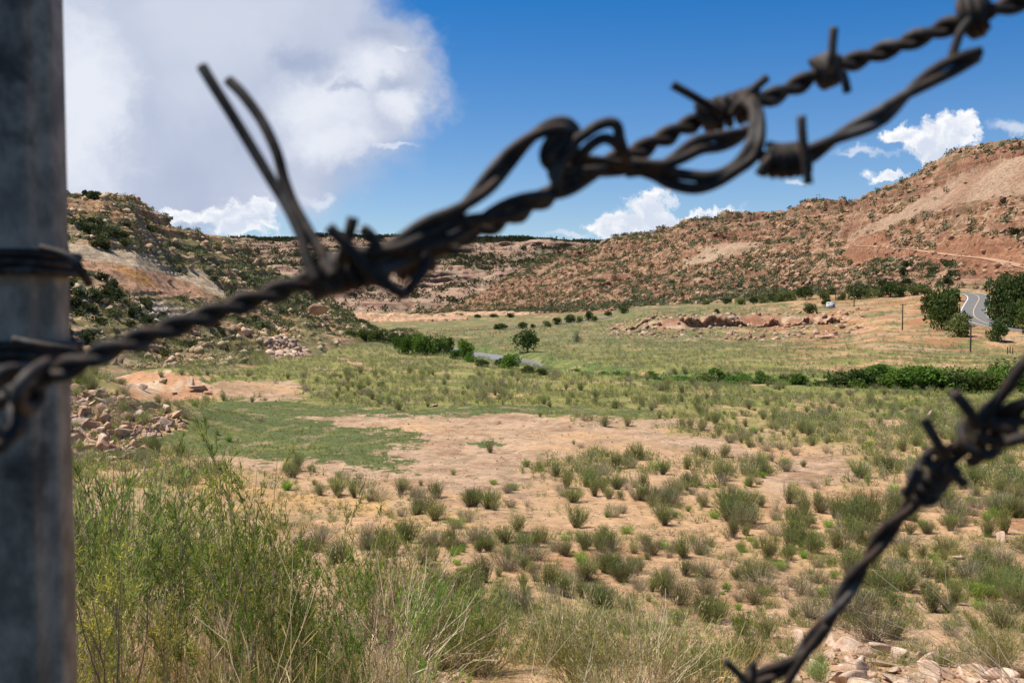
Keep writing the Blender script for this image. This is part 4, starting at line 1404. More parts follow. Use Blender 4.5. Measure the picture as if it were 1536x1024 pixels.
GT = 'willow-leaved shrubs crowding the foot of the post'
for a in [(388, 5.0, 632, 0, 'tallest slender green shrub with a yellow bud at its tip', 0.62), (348, 5.3, 682, 1, 'slender leafy shrub just left of the tallest green shrub', 1.0),
          (250, 5.4, 705, 0, 'wide green shrub with leafy crown below the rock pile', 1.0), 
          (140, 4.6, 745, 3, 'yellowish thin-leaved shrub against the steel post', 0.9), (118, 4.1, 810, 3, 'low yellowish shrub half behind the steel post', 0.8),
          (440, 5.4, 750, 0, 'leafy green shrub right of the tallest slender one', 0.85), (418, 4.7, 800, 1, 'thin upright shrub with bare lower stems in the thicket', 0.9), (475, 5.6, 815, 4, 'dense bright green shrub in the right half of the thicket', 0.8),
          (520, 5.2, 855, 4, 'bright green shrub at the right edge of the thicket', 0.8), (215, 4.3, 830, 3, 'open yellowish shrub with dark bare stems near the post', 0.9), (345, 4.4, 905, 4, 'low bright green shrub at the bottom of the thicket', 0.8),
          (60, 5.0, 730, 0, 'green shrub mostly hidden behind the steel post', 1.0), (480, 4.4, 900, 1, 'thin dark-stemmed shrub low in the thicket centre', 0.8), (620, 6.4, 920, 4, 'fresh green leafy shrub beside the pale stones', 0.8)]:
    place_tall(a[0], a[1], a[2], a[3], a[4], None, a[5])

# near fine-stemmed bushes along the bottom
NB = []
for i in range(5):
    kw = [dict(n=230, w=0.62, leafc=(0.075, 0.115, 0.026), dead=0.12), dict(n=210, w=0.85, leafc=(0.14, 0.155, 0.075), dead=0.3), dict(n=230, w=0.7, leafc=(0.145, 0.165, 0.045), dead=0.18), dict(n=200, w=0.9, leafc=(0.17, 0.165, 0.08), dead=0.55, deadc=(0.52, 0.43, 0.32)), dict(n=300, w=0.55, leafc=(0.09, 0.17, 0.03), dead=0.05)][i]
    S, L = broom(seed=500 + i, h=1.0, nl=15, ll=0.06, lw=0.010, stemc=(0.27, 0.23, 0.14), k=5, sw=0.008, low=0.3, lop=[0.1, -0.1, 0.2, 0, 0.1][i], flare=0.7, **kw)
    NB.append((mesh_np('near_stems', S[0], S[1], M_bark, S[2], link=False), mesh_np('near_foliage', L[0], L[1], M_leafn, L[2], link=False)))


def place_near(px_, d, ytop, v_, label, sx=1.0, name='rabbitbrush'):
    X = W2(px_, d); Z = float(gz(X, d))
    s = float(ray(px_, ytop)[1]) * d - Z
    o = empty(name, (X, d, Z), R.uniform(0, 6.28))
    for nm, me in (('stems', NB[v_][0]), ('foliage', NB[v_][1])):
        c_ = bpy.data.objects.new(nm, me); COL.objects.link(c_); c_.parent = o
    o.scale = (s * sx, s * sx, s)
    return tag(o, label, 'bush')


for a in [(140, 12.5, 690, 0, 'large soft green bush below the rock pile', 1.0), (190, 14, 700, 1, 'grey-green bush at the lower edge of the rock pile', 0.9), (100, 10, 720, 2, 'green bush beside the steel post below the rocks', 0.9),
          (585, 9.6, 850, 3, 'dead grey twiggy bush right of the thicket', 1.1),
          (560, 13, 800, 2, 'olive green bush below the sand channel', 1.0), (640, 11, 868, 4, 'fresh green bush in a hollow of the sandy slope', 0.9), (720, 10.5, 868, 0, 'dark green bush right of the fresh green one', 1.0), 
           (845, 11.2, 868, 3, 'brownish twiggy bush above the bottom row', 0.8), (880, 9.2, 905, 2, 'olive bush under the brownish twiggy one', 0.9), (975, 8.8, 895, 3, 'large bush of pale sprawling dead twigs', 1.0),
          (1020, 9.6, 915, 2, 'olive bush at the right of the sprawling dead twigs', 0.9), (1080, 9.2, 945, 0, 'green bush left of the barbed prongs', 0.9), (1130, 11.0, 930, 0, 'green bush above the pale stone rubble', 0.8),
          (930, 7.4, 990, 3, 'low dry bush at the lower edge', 0.9), (1235, 10.0, 985, 4, 'green clump in front of the pale stone rubble', 0.8), (1180, 9.0, 1005, 2, 'olive clump at the lower edge by the stones', 0.9),
          (1290, 15, 905, 1, 'wide grey bush above the pale stone rubble', 0.95), (1500, 11, 935, 2, 'olive bush at the far right of the stone rubble', 1.0), (1440, 13, 925, 1, 'grey-green bush right above the stone rubble', 1.0), (600, 7.5, 965, 3, 'tawny dry bush beside the pale stones', 0.6),
          (330, 12, 770, 0, 'green bush seen behind the tallest shrub', 1.0), (1395, 17, 880, 0, 'dense round green bush by the lower wire', 0.9), (1345, 17.5, 850, 2, 'olive bush left of the dense round one', 0.8), (1530, 16, 850, 0, 'dark green bush at the far right edge', 0.9)]:
    place_near(*a)

# arching pale dead stalks, lower right, and the yellow ones beside the prongs
def stalks(name, px0, py0, d, tips, colr, label, sag=0.1, r=0.0016):
    rng = np.random.RandomState(int(px0))
    a, b = ray(px0, py0)
    p0 = np.array([a * d, d, b * d])
    Ps = []
    for tx, ty in tips:
        a, b = ray(tx, ty); dd = d * rng.uniform(0.93, 1.06)
        p1 = np.array([a * dd, dd, b * dd])
        s0 = p0 + rng.normal(size=3) * 0.04
        t = np.linspace(0, 1, 9)[:, None]
        mid = (s0 + p1) / 2 + np.array([0, 0, sag * np.linalg.norm(p1 - s0)])
        Ps.append((1 - t) ** 2 * s0 + 2 * t * (1 - t) * mid + t ** 2 * p1 + rng.normal(size=(9, 3)) * 0.003)
        if rng.uniform() < 0.7:
            k = rng.randint(4, 7); e = Ps[-1][k] + (p1 - s0) * 0.22 + np.array([rng.normal() * 0.05, 0, rng.uniform(-0.02, 0.07)])
            Ps.append(np.linspace(Ps[-1][k], e, 4))
    S = tubes(Ps, [r * 1.25] * len(Ps), [r * 0.45] * len(Ps), jitcol(rng, colr, len(Ps), 0.2))
    o = mesh_np(name, S[0], S[1], M_bark, S[2])
    return tag(o, label, 'dry plant')


stalks('dead_stalks', 1570, 1090, 5.0, [(1325, 880), (1290, 915), (1262, 948), (1300, 940), (1345, 900), (1376, 862), (1330, 935), (1400, 890), (1420, 935), (1356, 960), (1452, 905), (1500, 880), (1255, 975), (1310, 990), (1400, 960), (1240, 960), (1290, 1005)], (0.52, 0.45, 0.36), 'pale arching dead stalks sweeping over the stone rubble')
stalks('dead_stalks', 1530, 1080, 4.6, [(1225, 1010), (1250, 990), (1300, 965), (1350, 985), (1390, 1000), (1436, 955), (1460, 985), (1490, 940)], (0.33, 0.27, 0.20), 'brown leaning dead stalks at the lower right corner')
stalks('yellow_stalks', 1075, 1060, 6.5, [(1120, 930), (1135, 960), (1148, 962), (1108, 935), (1092, 950), (1098, 965), (1140, 975), (1060, 960), (1128, 985)], (0.55, 0.43, 0.17), 'yellow straw stalks above the barbed prongs', sag=0.05)
stalks('pale_stalk', 330, 1060, 3.9, [(348, 830), (326, 905)], (0.55, 0.46, 0.28), 'tall pale straw stalk rising in front of the thicket', sag=0.02)
stalks('pale_stalk', 420, 1060, 4.2, [(470, 800), (440, 775), (500, 820)], (0.55, 0.46, 0.28), 'thin straw stalks rising right of the thicket centre', sag=0.02)
stalks('dark_stems', 170, 1070, 3.9, [(105, 880), (180, 840), (230, 900), (140, 900)], (0.11, 0.085, 0.065), 'dark forked dead stem beside the steel post', sag=0.03, r=0.0035)
stalks('dark_stems', 372, 965, 4.6, [(318, 905), (352, 840), (372, 850), (300, 840), (280, 900)], (0.16, 0.13, 0.10), 'grey forked woody stem inside the thicket', sag=0.03, r=0.0032)
stalks('pale_twig', 860, 1060, 6.0, [(800, 1000), (890, 965)], (0.55, 0.48, 0.38), 'single pale twig slanting over the bottom bushes', sag=0.0)
stalks('upright_stalks', 800, 1040, 7.5, [(800, 905), (757, 920), (812, 930), (847, 915), (836, 940), (870, 935), (742, 915)], (0.50, 0.44, 0.34), 'straight pale stalks standing among the bottom bushes', sag=0.0, r=0.0019)

# ------------------------------------------------------------------ rocks
ROCKS = []
for i in range(9):
    V_, F_ = rock(600 + i)
    ROCKS.append((V_, F_, rockcol(np.random.RandomState(i), V_, [(0.58, 0.41, 0.31), (0.62, 0.47, 0.36), (0.50, 0.32, 0.22), (0.56, 0.40, 0.30), (0.46, 0.36, 0.30), (0.53, 0.37, 0.25), (0.48, 0.30, 0.21), (0.55, 0.42, 0.31), (0.44, 0.28, 0.195)][i])))
rock_me = [mesh_np('boulder', V_, F_, M_rock, C_, link=False) for V_, F_, C_ in ROCKS]
PILE = [(92, 572), (130, 588), (150, 586), (200, 600), (262, 622), (276, 640), (240, 650), (222, 668), (205, 690), (150, 692), (92, 688)]
pile = []
tries = 0
while len(pile) < 278 and tries < 9000:
    tries += 1
    x, y = R.uniform(60, 280), R.uniform(568, 694)
    if not inpoly(np.array([max(x, 93)]), np.array([y]), PILE)[0]: continue
    sz = 0.17 + 0.38 * R.uniform() ** 1.6
    p_ = at(x, y)
    if any((x - q[0]) ** 2 + (1.5 * (y - q[1])) ** 2 < (3.6 + 6.5 * sz) ** 2 for q in pile): continue
    pile.append((x, y, p_, sz))
for x, y, (X, Y, Z), sz in pile:
    i = R.randint(9)
    o = bpy.data.objects.new('boulder', rock_me[i]); COL.objects.link(o)
    s = sz * 1.15
    o.location = (X, Y, Z + s * 0.12); o.rotation_euler = (R.uniform(-0.5, 0.5), R.uniform(-0.5, 0.5), R.uniform(0, 6.28)); o.scale = (s * R.uniform(0.8, 1.25), s, s * R.uniform(0.8, 1.2))
    tone = ['pinkish', 'pale', 'reddish', 'buff', 'grey', 'tan', 'rust-tinged', 'cream', 'brown'][i]
    where = 'along the top of the riprap pile' if y < 612 else 'in the middle of the riprap pile' if y < 655 else 'at the foot of the riprap pile'
    where += ' close to the post' if x < 150 else ' away from the post' if x > 205 else ''
    szw = 'big' if sz > 0.38 else 'medium' if sz > 0.25 else 'small'
    lb = f'{szw} angular {tone} rock {where}'
    tag(o, lb, 'rock', lb + 's')
# smaller rubble filling the gaps
xs = R.uniform(60, 285, 2600); ys = R.uniform(568, 696, 2600)
ok_ = inpoly(np.maximum(xs, 93), ys, PILE)
ps = [at(x, y) for x, y in zip(xs[ok_], ys[ok_])]
ROCKL = []
for i in range(5):
    V_, F_ = rock(640 + i, 2 if i < 1 else 1)
    ROCKL.append((V_, F_, rockcol(np.random.RandomState(i), V_, [(0.52, 0.37, 0.28), (0.46, 0.29, 0.20), (0.56, 0.43, 0.33), (0.48, 0.33, 0.24), (0.42, 0.26, 0.18)][i])))
bake('rubble', ROCKL, np.array(ps), R.uniform(0.08, 0.24, len(ps)), R, M_rock, 'small rubble filling the gaps of the riprap pile')

for k_, (x, y, sz, i, lb) in enumerate([(300, 584, 0.85, 7, 'large cream boulder at the end of the orange mound'), (288, 578, 0.6, 1, 'pale slab beside the cream boulder on the mound'), (312, 590, 0.5, 2, 'reddish rock below the cream boulder'), (245, 572, 0.5, 7, 'flat pale rock on top of the orange mound'), (212, 584, 0.3, 1, 'small pale stone on the orange mound'), (262, 590, 0.3, 7, 'little cream stone low on the orange mound'),
                                        (325, 538, 0.9, 7, 'cream boulder at the foot of the left hillside'), (345, 544, 0.5, 7, 'flat cream rock beside the foot-of-hill boulder'), (706, 812, 0.20, 7, 'pale split stone on the sand by the green bushes'), (716, 815, 0.14, 2, 'reddish stone leaning on the pale split one'), (652, 609, 0.35, 7, 'lone pale rock on the meadow edge'),
                                        (1450, 640, 0.55, 7, 'cream boulder behind the wire knot'), (1398, 628, 0.45, 1, 'pale flat boulder left of the wire knot'), (1432, 634, 0.3, 7, 'small pale stone between the boulders by the wire knot'), (1440, 838, 0.16, 7, 'pale stone among the bushes at right'), (1505, 812, 0.2, 1, 'buff stone by the right-hand bushes'), (1236, 508, 1.6, 7, 'white boulder under the red ledge'), (450, 468, 2.2, 2, 'dark red boulder high on the left hillside')]):
    if k_ == 17:
        dd_ = 205; a, b = ray(478, 462); p_ = (a * dd_, dd_, b * dd_)
    else: p_ = at(x, y)
    o = bpy.data.objects.new('boulder', rock_me[i]); COL.objects.link(o)
    o.location = (p_[0], p_[1], p_[2] + sz * 0.15); o.scale = (sz * 1.25, sz * 1.1, sz * 1.3); o.rotation_euler = (0.1, 0.1, k_ * 1.3 + 1.0)
    tag(o, lb, 'rock')

# pale broken stone at the lower right and by the thicket
P_ST = [(1195, 962), (1225, 958), (1280, 968), (1340, 984), (1430, 996), (1560, 1012), (1580, 1070), (1180, 1070), (1160, 985)]
P_ST2 = [(596, 985), (640, 975), (700, 992), (716, 1060), (600, 1060)]
n_s = 0
spots = []
for PP, nn, bb in ((P_ST, 84, (1155, 1590, 955, 1072)), (P_ST2, 14, (590, 720, 972, 1062))):
    tries = 0; got = 0
    while got < nn and tries < 4000:
        tries += 1
        x, y = R.uniform(bb[0], bb[1]), R.uniform(bb[2], bb[3])
        if not inpoly(np.array([x]), np.array([y]), PP)[0]: continue
        if any((x - q[0]) ** 2 + (1.4 * (y - q[1])) ** 2 < 18 ** 2 for q in spots): continue
        spots.append((x, y)); got += 1
        X, Y, Z = at(x, y)
        i = [7, 1, 0, 7, 3, 1][R.randint(6)]
        s = R.uniform(0.10, 0.21)
        o = bpy.data.objects.new('stone', rock_me[i]); COL.objects.link(o)
        o.location = (X, Y, Z + s * 0.15); o.rotation_euler = (R.uniform(-0.4, 0.4), R.uniform(-0.4, 0.4), R.uniform(0, 6.28)); o.scale = (s * 1.25, s, s * R.uniform(0.7, 1.0))
        szw = 'larger' if s > 0.165 else 'fist-sized'
        tone = {7: 'cream', 1: 'pale buff', 0: 'pinkish', 3: 'tan'}[i]
        wh = ('in the upper stone strip' if y < 990 else 'in the lower stone strip') + (' under the dead stalks' if x > 1330 else ' beside the lower wire') if PP is P_ST else 'between the thicket and the bottom bushes'
        lb = f'{szw} {tone} broken stone {wh}'
        tag(o, lb, 'stone', lb + 's')
ps = []
for PP, nn, bb in ((P_ST, 900, (1155, 1590, 955, 1072)), (P_ST2, 200, (590, 720, 972, 1062))):
    xs = R.uniform(bb[0], bb[1], nn); ys = R.uniform(bb[2], bb[3], nn)
    ok_ = inpoly(xs, ys, PP)
    ps += [at(x, y) for x, y in zip(xs[ok_], ys[ok_])]
bake('gravel', [(v_, f_, c_ * 1.1) for v_, f_, c_ in ROCKL], np.array(ps), R.uniform(0.04, 0.085, len(ps)), R, M_rock, 'pale gravel between the broken stones')
# pebbles over the dry ground
X, Y, Z, px_, py_, me_, ba_, sa_, mo_, cv_, ok = ground_points(22000, 12, 150)
keep = ~me_ & (R.uniform(size=len(X)) < np.where(ba_, 0.5, 0.25))
bake('pebbles', ROCKL, np.stack([X, Y, Z], 1)[keep], (0.012 + 0.0016 * Y * R.uniform(0.3, 1.2, len(X)) ** 2)[keep], R, M_rock, 'small stones strewn over the dry ground')

# dry twigs and leaf litter on the bare ground
lt_ = []
for i in range(3):
    rl = np.random.RandomState(660 + i)
    P_ = np.zeros((7, 3, 3)); c0 = rl.normal(size=(7, 1, 3)) * 0.4; a_ = rl.uniform(0, 6.28, 7)
    P_[..., 0] = c0[..., 0] + np.cos(a_)[:, None] * np.linspace(0, 0.8, 3); P_[..., 1] = c0[..., 1] + np.sin(a_)[:, None] * np.linspace(0, 0.8, 3); P_[..., 2] = 0.05 + 0.12 * rl.uniform(size=(7, 3))
    lt_.append(ribbons(P_, 0.09, 0.04, jitcol(rl, [(0.14, 0.10, 0.07), (0.26, 0.21, 0.15), (0.19, 0.14, 0.10)][i], 7, 0.3), rl))
X, Y, Z, px_, py_, me_, ba_, sa_, mo_, cv_, ok = ground_points(16000, 11, 90)
keep = ~me_ & (fbm(X / 2.2, Y / 2.2, 3, 293) > -0.1)
bake('twig_litter', lt_, np.stack([X, Y, Z], 1)[keep], (R.uniform(0.06, 0.16, len(X)) * (1 + Y / 60))[keep], R, M_bark, 'dry twigs and leaf litter lying on the bare sand')

# ------------------------------------------------------------------ hillside bushes and rocks
def icosa(n=1):
    return rock(700, n)


def hbush(seed, leafc, n=60, w=0.62):
    rng = np.random.RandomState(seed)
    # leaf clumps through a lumpy volume
    c = rng.normal(size=(7, 3)) * np.array([0.3, 0.3, 0.18]) + np.array([0, 0, 0.48])
    rr = rng.uniform(0.22, 0.36, 7)
    k = rng.randint(0, 7, n)
    d = rng.normal(size=(n, 3)); d /= np.linalg.norm(d, axis=1)[:, None]
    pos = c[k] + d * (rr[k] * rng.uniform(0.5, 1.0, n) ** 0.4)[:, None]
    pos[:, 2] = np.maximum(pos[:, 2], 0.02)
    return leaves(pos, d + rng.normal(size=(n, 3)) * 0.6 + np.array([0, 0, 0.3]), 0.30 if n > 50 else 0.45, 0.17 if n > 50 else 0.3, jitcol(rng, leafc, n, 0.35), rng)


JUN = (0.036, 0.046, 0.019); JOL = (0.062, 0.068, 0.028); JGR = (0.115, 0.12, 0.07)
HB = [hbush(710, JUN), hbush(711, JUN), hbush(712, JOL), hbush(713, JGR, 50), hbush(714, JOL)]
HBL = [hbush(720 + i, c1, 26) for i, c1 in enumerate([JUN, JUN, JOL, JGR])]
HBbig = [hbush(730 + i, c1, 420) for i, c1 in enumerate([JUN, JOL, JUN, JGR])]
HBm = [mesh_np('hillside_bush', v_, f_, M_leaf, c_, link=False) for v_, f_, c_ in HBbig]


def rest_on(pos): return pos


hill = []
# right slope
dn = np.where((right.v > 1.0) & (right.v < 6.4), 1.0, 0.0) * (0.6 + 0.4 * sstep(-0.3, 0.4, fbm(right.X / 40, right.Y / 40, 3, 301))) * (1 + 0.5 * (1 - sstep(1.0, 2.2, right.v)) + 1.4 * sstep(5.2, 5.8, right.v)) * (520 / right.Y) ** 1.6
for P in (S_SC1, S_SC2, S_SC3):
    dn = dn * np.where(rmask(right.X, right.Y, right.Z, P, 6), 0.08, 1)
q_, _ = polydist(right.X, right.Y, _tk[:, 0], _tk[:, 1])
dn = dn * (q_ > 6)
vis = (right.px > 560) & (right.px < 1620)
pos, idx = right.scatter(R, 7600, dn * vis)
hs = R.uniform(0.9, 2.9, len(pos)) * (pos[:, 1] / 600) ** 0.35
for p_, h_ in zip(pos, hs): hill.append((h_ / p_[1], p_, h_, 'red-brown hillside' if p_[1] < 700 else 'far red-brown hillside'))
# left slope
dn = np.where((left.v > 0.6) & (left.v < 6.3), 1.0, 0.0) * sstep(-0.35, 0.35, fbm(left.X / 11, left.Y / 11, 4, 305)) + 0.0
for P in (L_WHITE, L_ORANGE, L_CREAM, L_GRAV):
    dn = dn * np.where(rmask(left.X, left.Y, left.Z, P, 8, 5), 0.05, 1)
dn = dn * (0.25 + 0.75 * sstep(1.0, 3.0, left.v)) * (1 + 1.2 * sstep(3.9, 4.4, left.v) * (1 - sstep(5.0, 5.5, left.v)))
vis = (left.px > 30) & (left.px < 640)
pos, idx = left.scatter(R, 4300, dn * vis)
hs = R.uniform(0.4, 1.25, len(pos)) * (0.55 + 0.45 * sstep(0.9, 3.0, left.v.ravel()[idx]))
for p_, h_ in zip(pos, hs): hill.append((h_ / p_[1], p_, h_, 'left sandstone hillside'))
hill.sort(key=lambda s: -s[0])
for a_, p_, h_, side in hill[:290]:
    i = R.randint(4)
    o = bpy.data.objects.new('hillside_bush', HBm[i]); COL.objects.link(o)
    o.location = (p_[0], p_[1], p_[2] - 0.08 * h_); o.rotation_euler = (0, 0, R.uniform(0, 6.28)); o.scale = (h_ * R.uniform(0.9, 1.3), h_ * R.uniform(0.9, 1.3), h_)
    X_, Y_ = project(*p_)
    tone = ['dark green', 'olive green', 'dark green', 'grey-green'][i]
    if 'left' in side:
        w_ = 'near the crest of' if Y_ < 360 else 'above the pale slickrock of' if Y_ < 420 else 'below the slickrock on' if Y_ < 480 else 'at the foot of'
    else:
        w_ = 'high on' if Y_ < 330 else 'midway up' if Y_ < 380 else 'low on' if Y_ < 415 else 'at the foot of'
    w2 = ' by the post' if X_ < 200 else ' near the dirt track' if X_ > 1420 else ''
    if h_ > 1.9: szw = 'big'
    elif h_ > 1.0: szw = 'medium'
    else: szw = 'small'
    lb = f'{szw} {tone} bush {w_} the {side}{w2}'
    tag(o, lb, 'bush', f'{szw} {tone} bushes {w_} the {side}{w2}')
rs = hill[290:]
bake('hillside_scrub', HB, np.array([s[1] - np.array([0, 0, 0.08]) for s in rs[:5200]]), np.array([s[2] for s in rs[:5200]]), R, M_leaf, 'dark bushes dotted all over the rocky hillsides')
bake('hillside_scrub', HBL, np.array([s[1] for s in rs[5200:]]), np.array([s[2] for s in rs[5200:]]), R, M_leaf, 'small dark bushes on the far rocky slopes')
# low grassy growth on the left slope
dn = np.where((left.v > 0.3) & (left.v < 6.2), 1.0, 0.0) * sstep(-0.25, 0.3, fbm(left.X / 9, left.Y / 9, 4, 201) + 0.35 * (1 - sstep(0.9, 2.6, left.v)))
for P in (L_WHITE, L_ORANGE, L_CREAM, L_GRAV): dn = dn * np.where(rmask(left.X, left.Y, left.Z, P, 8, 5), 0.03, 1)
pos, idx = left.scatter(R, 9000, dn * ((left.px > 30) & (left.px < 640)))
bake('slope_grass', st_ + [gt[0], gt[1]], pos, R.uniform(0.3, 0.75, len(pos)), R, M_leaf, 'green and grey low growth on the left slope')
# mesa trees and rim
dn = np.where((mesa.v > 0.5) & (mesa.v < 7.6), 1.0, 0.0) * (0.5 + sstep(-0.3, 0.3, fbm(mesa.X / 70, mesa.Y / 70, 3, 311))) * (1 + 2.5 * sstep(3.2, 4.0, mesa.v) * (1 - sstep(5.0, 5.6, mesa.v)) + 6.0 * sstep(6.8, 7.0, mesa.v) * (1 - sstep(7.1, 7.3, mesa.v)))
pos, idx = mesa.scatter(R, 15000, dn * ((mesa.px > 60) & (mesa.px < 1100)))
bake('mesa_woodland', HBL[:2], pos, R.uniform(2.6, 6.0, len(pos)), R, M_leaf, 'dark juniper woodland on the far mesa and its rim')

# loose blocks on the slopes
def rocks_on(sh, n, dn, lo, hi, pale, label, name):
    pos, idx = sh.scatter(R, n, dn)
    base = sh.col.reshape(-1, 3)[idx]
    tv = (0.5 * base + 0.5 * np.array(pale)[None]) / 0.40 * R.uniform(0.75, 1.25, (n, 1))
    bake(name, [(v_, f_, np.full((len(v_), 3), 0.40)) for v_, f_, _ in ROCKL], pos, lo * (hi / lo) ** (R.uniform(size=n) ** 2.2), R, M_rockf, label, tintv=0.2, tints=tv)


sc_ = np.ones_like(right.X)
for P in (S_SC1, S_SC2): sc_ = sc_ * np.where(rmask(right.X, right.Y, right.Z, P, 6), 0.06, 1)
rocks_on(right, 26000, sc_ * ((right.v > 0.9) & (right.v < 6.4)) * (right.px > 560) * (right.px < 1620) * (0.2 + sstep(-0.3, 0.5, fbm(right.X / 16, right.Y / 16, 4, 321))) * (520 / right.Y) ** 1.2, 0.5, 2.9, (0.42, 0.285, 0.195), 'countless loose sandstone blocks on the red-brown hillside', 'loose_rocks')
sc_ = np.ones_like(left.X)
for P in (L_WHITE, L_ORANGE, L_CREAM): sc_ = sc_ * np.where(rmask(left.X, left.Y, left.Z, P, 6, 4), 0.08, 1)
sc_ = sc_ * np.where(rmask(left.X, left.Y, left.Z, L_GRAV, 6, 4), 12, 1)
sc_ = sc_ * np.where(rmask(left.X, left.Y, left.Z, L_GREY, 6, 4), 4, 1)
rocks_on(left, 8000, sc_ * ((left.v > 0.6) & (left.v < 6.4)) * (left.px > 30) * (left.px < 640) * (0.15 + sstep(-0.2, 0.5, fbm(left.X / 8, left.Y / 8, 4, 325))), 0.2, 1.7, (0.55, 0.42, 0.30), 'loose tan blocks strewn over the left hillside', 'loose_rocks')
# blocks along the terrace ledge
n_ = 1300
cx = R.uniform(905, 1300, n_); d_ = R.uniform(236, 275, n_)
X = (cx - 768) / F * d_; Z = gz(X, d_)
bake('ledge_rocks', ROCKL, np.stack([X, d_, Z], 1), 0.2 * (9.0) ** (R.uniform(size=n_) ** 2.6), R, M_rockf, 'broken pale blocks below the red terrace ledge')

# the red ledge itself: long weathered sandstone slabs along the lip of the terrace
lx = np.linspace(915, 1262, 150)
lv = []; lc = []
for r_, (dy, dz) in enumerate([(0.0, -1.9), (0.25, -1.1), (-0.15, -1.0), (0.05, -0.45), (-0.3, -0.38), (-0.1, 0.12), (1.6, 0.26), (6.0, -0.5)]):
    gap = 0.5 + 0.5 * sstep(-0.35, 0.15, fbm(lx / 16, lx * 0, 3, 341))
    d0 = 263.0 + 3.2 * fbm(lx / 40, lx * 0 + 1.0, 3, 342) + 0.9 * fbm(lx / 4, lx * 0 + r_ * 0.35, 3, 343)
    X_ = (lx - 768) / F * (d0 + dy); Y_ = d0 + dy
    Z_ = gz((lx - 768) / F * (d0 + 3.0), d0 + 3.0) + dz * (0.35 + 0.85 * gap) - 1.3 * (1 - gap) + 0.12 * fbm(lx / 3, lx * 0 + r_, 2, 344)
    lv.append(np.stack([X_, Y_, Z_], 1))
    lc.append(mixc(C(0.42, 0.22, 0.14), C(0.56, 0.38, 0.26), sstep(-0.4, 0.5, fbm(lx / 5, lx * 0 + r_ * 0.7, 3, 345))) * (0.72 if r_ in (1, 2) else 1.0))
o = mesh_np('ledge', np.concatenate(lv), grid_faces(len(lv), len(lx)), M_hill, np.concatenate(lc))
tag(o, 'thin layered red sandstone ledge along the terrace lip', kind='structure')

# ------------------------------------------------------------------ trees
def tree_shape(seed, leafc, w=0.6, n=1500, lobes=14, tall=0.0, ll=0.11, lw=0.07, low=0.12):
    rng = np.random.RandomState(seed)
    az = rng.uniform(0, 2 * np.pi, lobes); rad = w * np.sqrt(rng.uniform(0, 1, lobes)) * 0.72
    zc = rng.uniform(low, 0.86, lobes); zc = zc * (1 - 0.35 * (rad / w) ** 2)
    c = np.stack([np.cos(az) * rad, np.sin(az) * rad, zc], 1)
    rr = rng.uniform(0.13, 0.26, lobes) * (0.75 + w)
    k = rng.randint(0, lobes, n)
    d = rng.normal(size=(n, 3)); d /= np.linalg.norm(d, axis=1)[:, None]
    pos = c[k] + d * (rr[k] * rng.uniform(0.25, 1.08, n) ** 0.5)[:, None] * np.array([1, 1, 0.85 + tall])
    pos[:, 2] = np.maximum(pos[:, 2], 0.03)
    lob = rng.uniform(0.7, 1.3, lobes)[k][:, None]
    L = leaves(pos, d + rng.normal(size=(n, 3)) * 0.7 + np.array([0, 0, 0.3 + tall]), ll, lw, jitcol(rng, leafc, n, 0.3) * lob, rng)
    S = []; 
    S.append(np.array([[0, 0, -0.05], [0.01, 0.0, 0.2], [0.0, 0.02, 0.45]]))
    for i in range(0, lobes):
        S.append(np.stack([np.array([0, 0, 0.08 + 0.15 * rng.uniform()]), c[i] * np.array([0.5, 0.5, 0.55]), c[i]]))
    T = tubes(S, [0.035] + [0.02] * lobes, [0.02] + [0.006] * lobes, jitcol(rng, (0.13, 0.10, 0.075), lobes + 1, 0.2), 5)
    return T, L


TREES = {}
for nm, cs, kw in (('dark', (0.042, 0.062, 0.018), {}), ('olive', (0.095, 0.115, 0.040), {}), ('bright', (0.072, 0.118, 0.024), dict(tall=0.35, w=0.5)), ('grey', (0.13, 0.15, 0.09), dict(n=700))):
    TREES[nm] = []
    for j in range(3):
        T, L = tree_shape(800 + len(TREES) * 10 + j, cs, **kw)
        TREES[nm].append((mesh_np('trunk', T[0], T[1], M_bark, T[2], link=False), mesh_np('crown', L[0], L[1], M_leaf, L[2], link=False)))


def place_tree(x, y, hpx, wpx, kind, label, name='tree', group=None, d=None, cat_='tree'):
    if d is None: p_ = at(x, y)
    else:
        X = W2(x, d); p_ = (X, d, float(gz(X, d)))
    if p_ is None: print('no ground for tree', x, y); return
    h = hpx * p_[1] / F; w = wpx * p_[1] / F
    tr_, cr_ = TREES[kind][R.randint(3)]
    o = empty(name, p_, R.uniform(0, 6.28))
    for nm, me in (('trunk', tr_), ('crown', cr_)):
        c_ = bpy.data.objects.new(nm, me); COL.objects.link(c_); c_.parent = o
    ww = {'dark': 1.25, 'olive': 1.25, 'bright': 1.05, 'grey': 1.2}[kind]
    o.scale = (w / ww, w / ww, h)
    return tag(o, label, cat_, group)


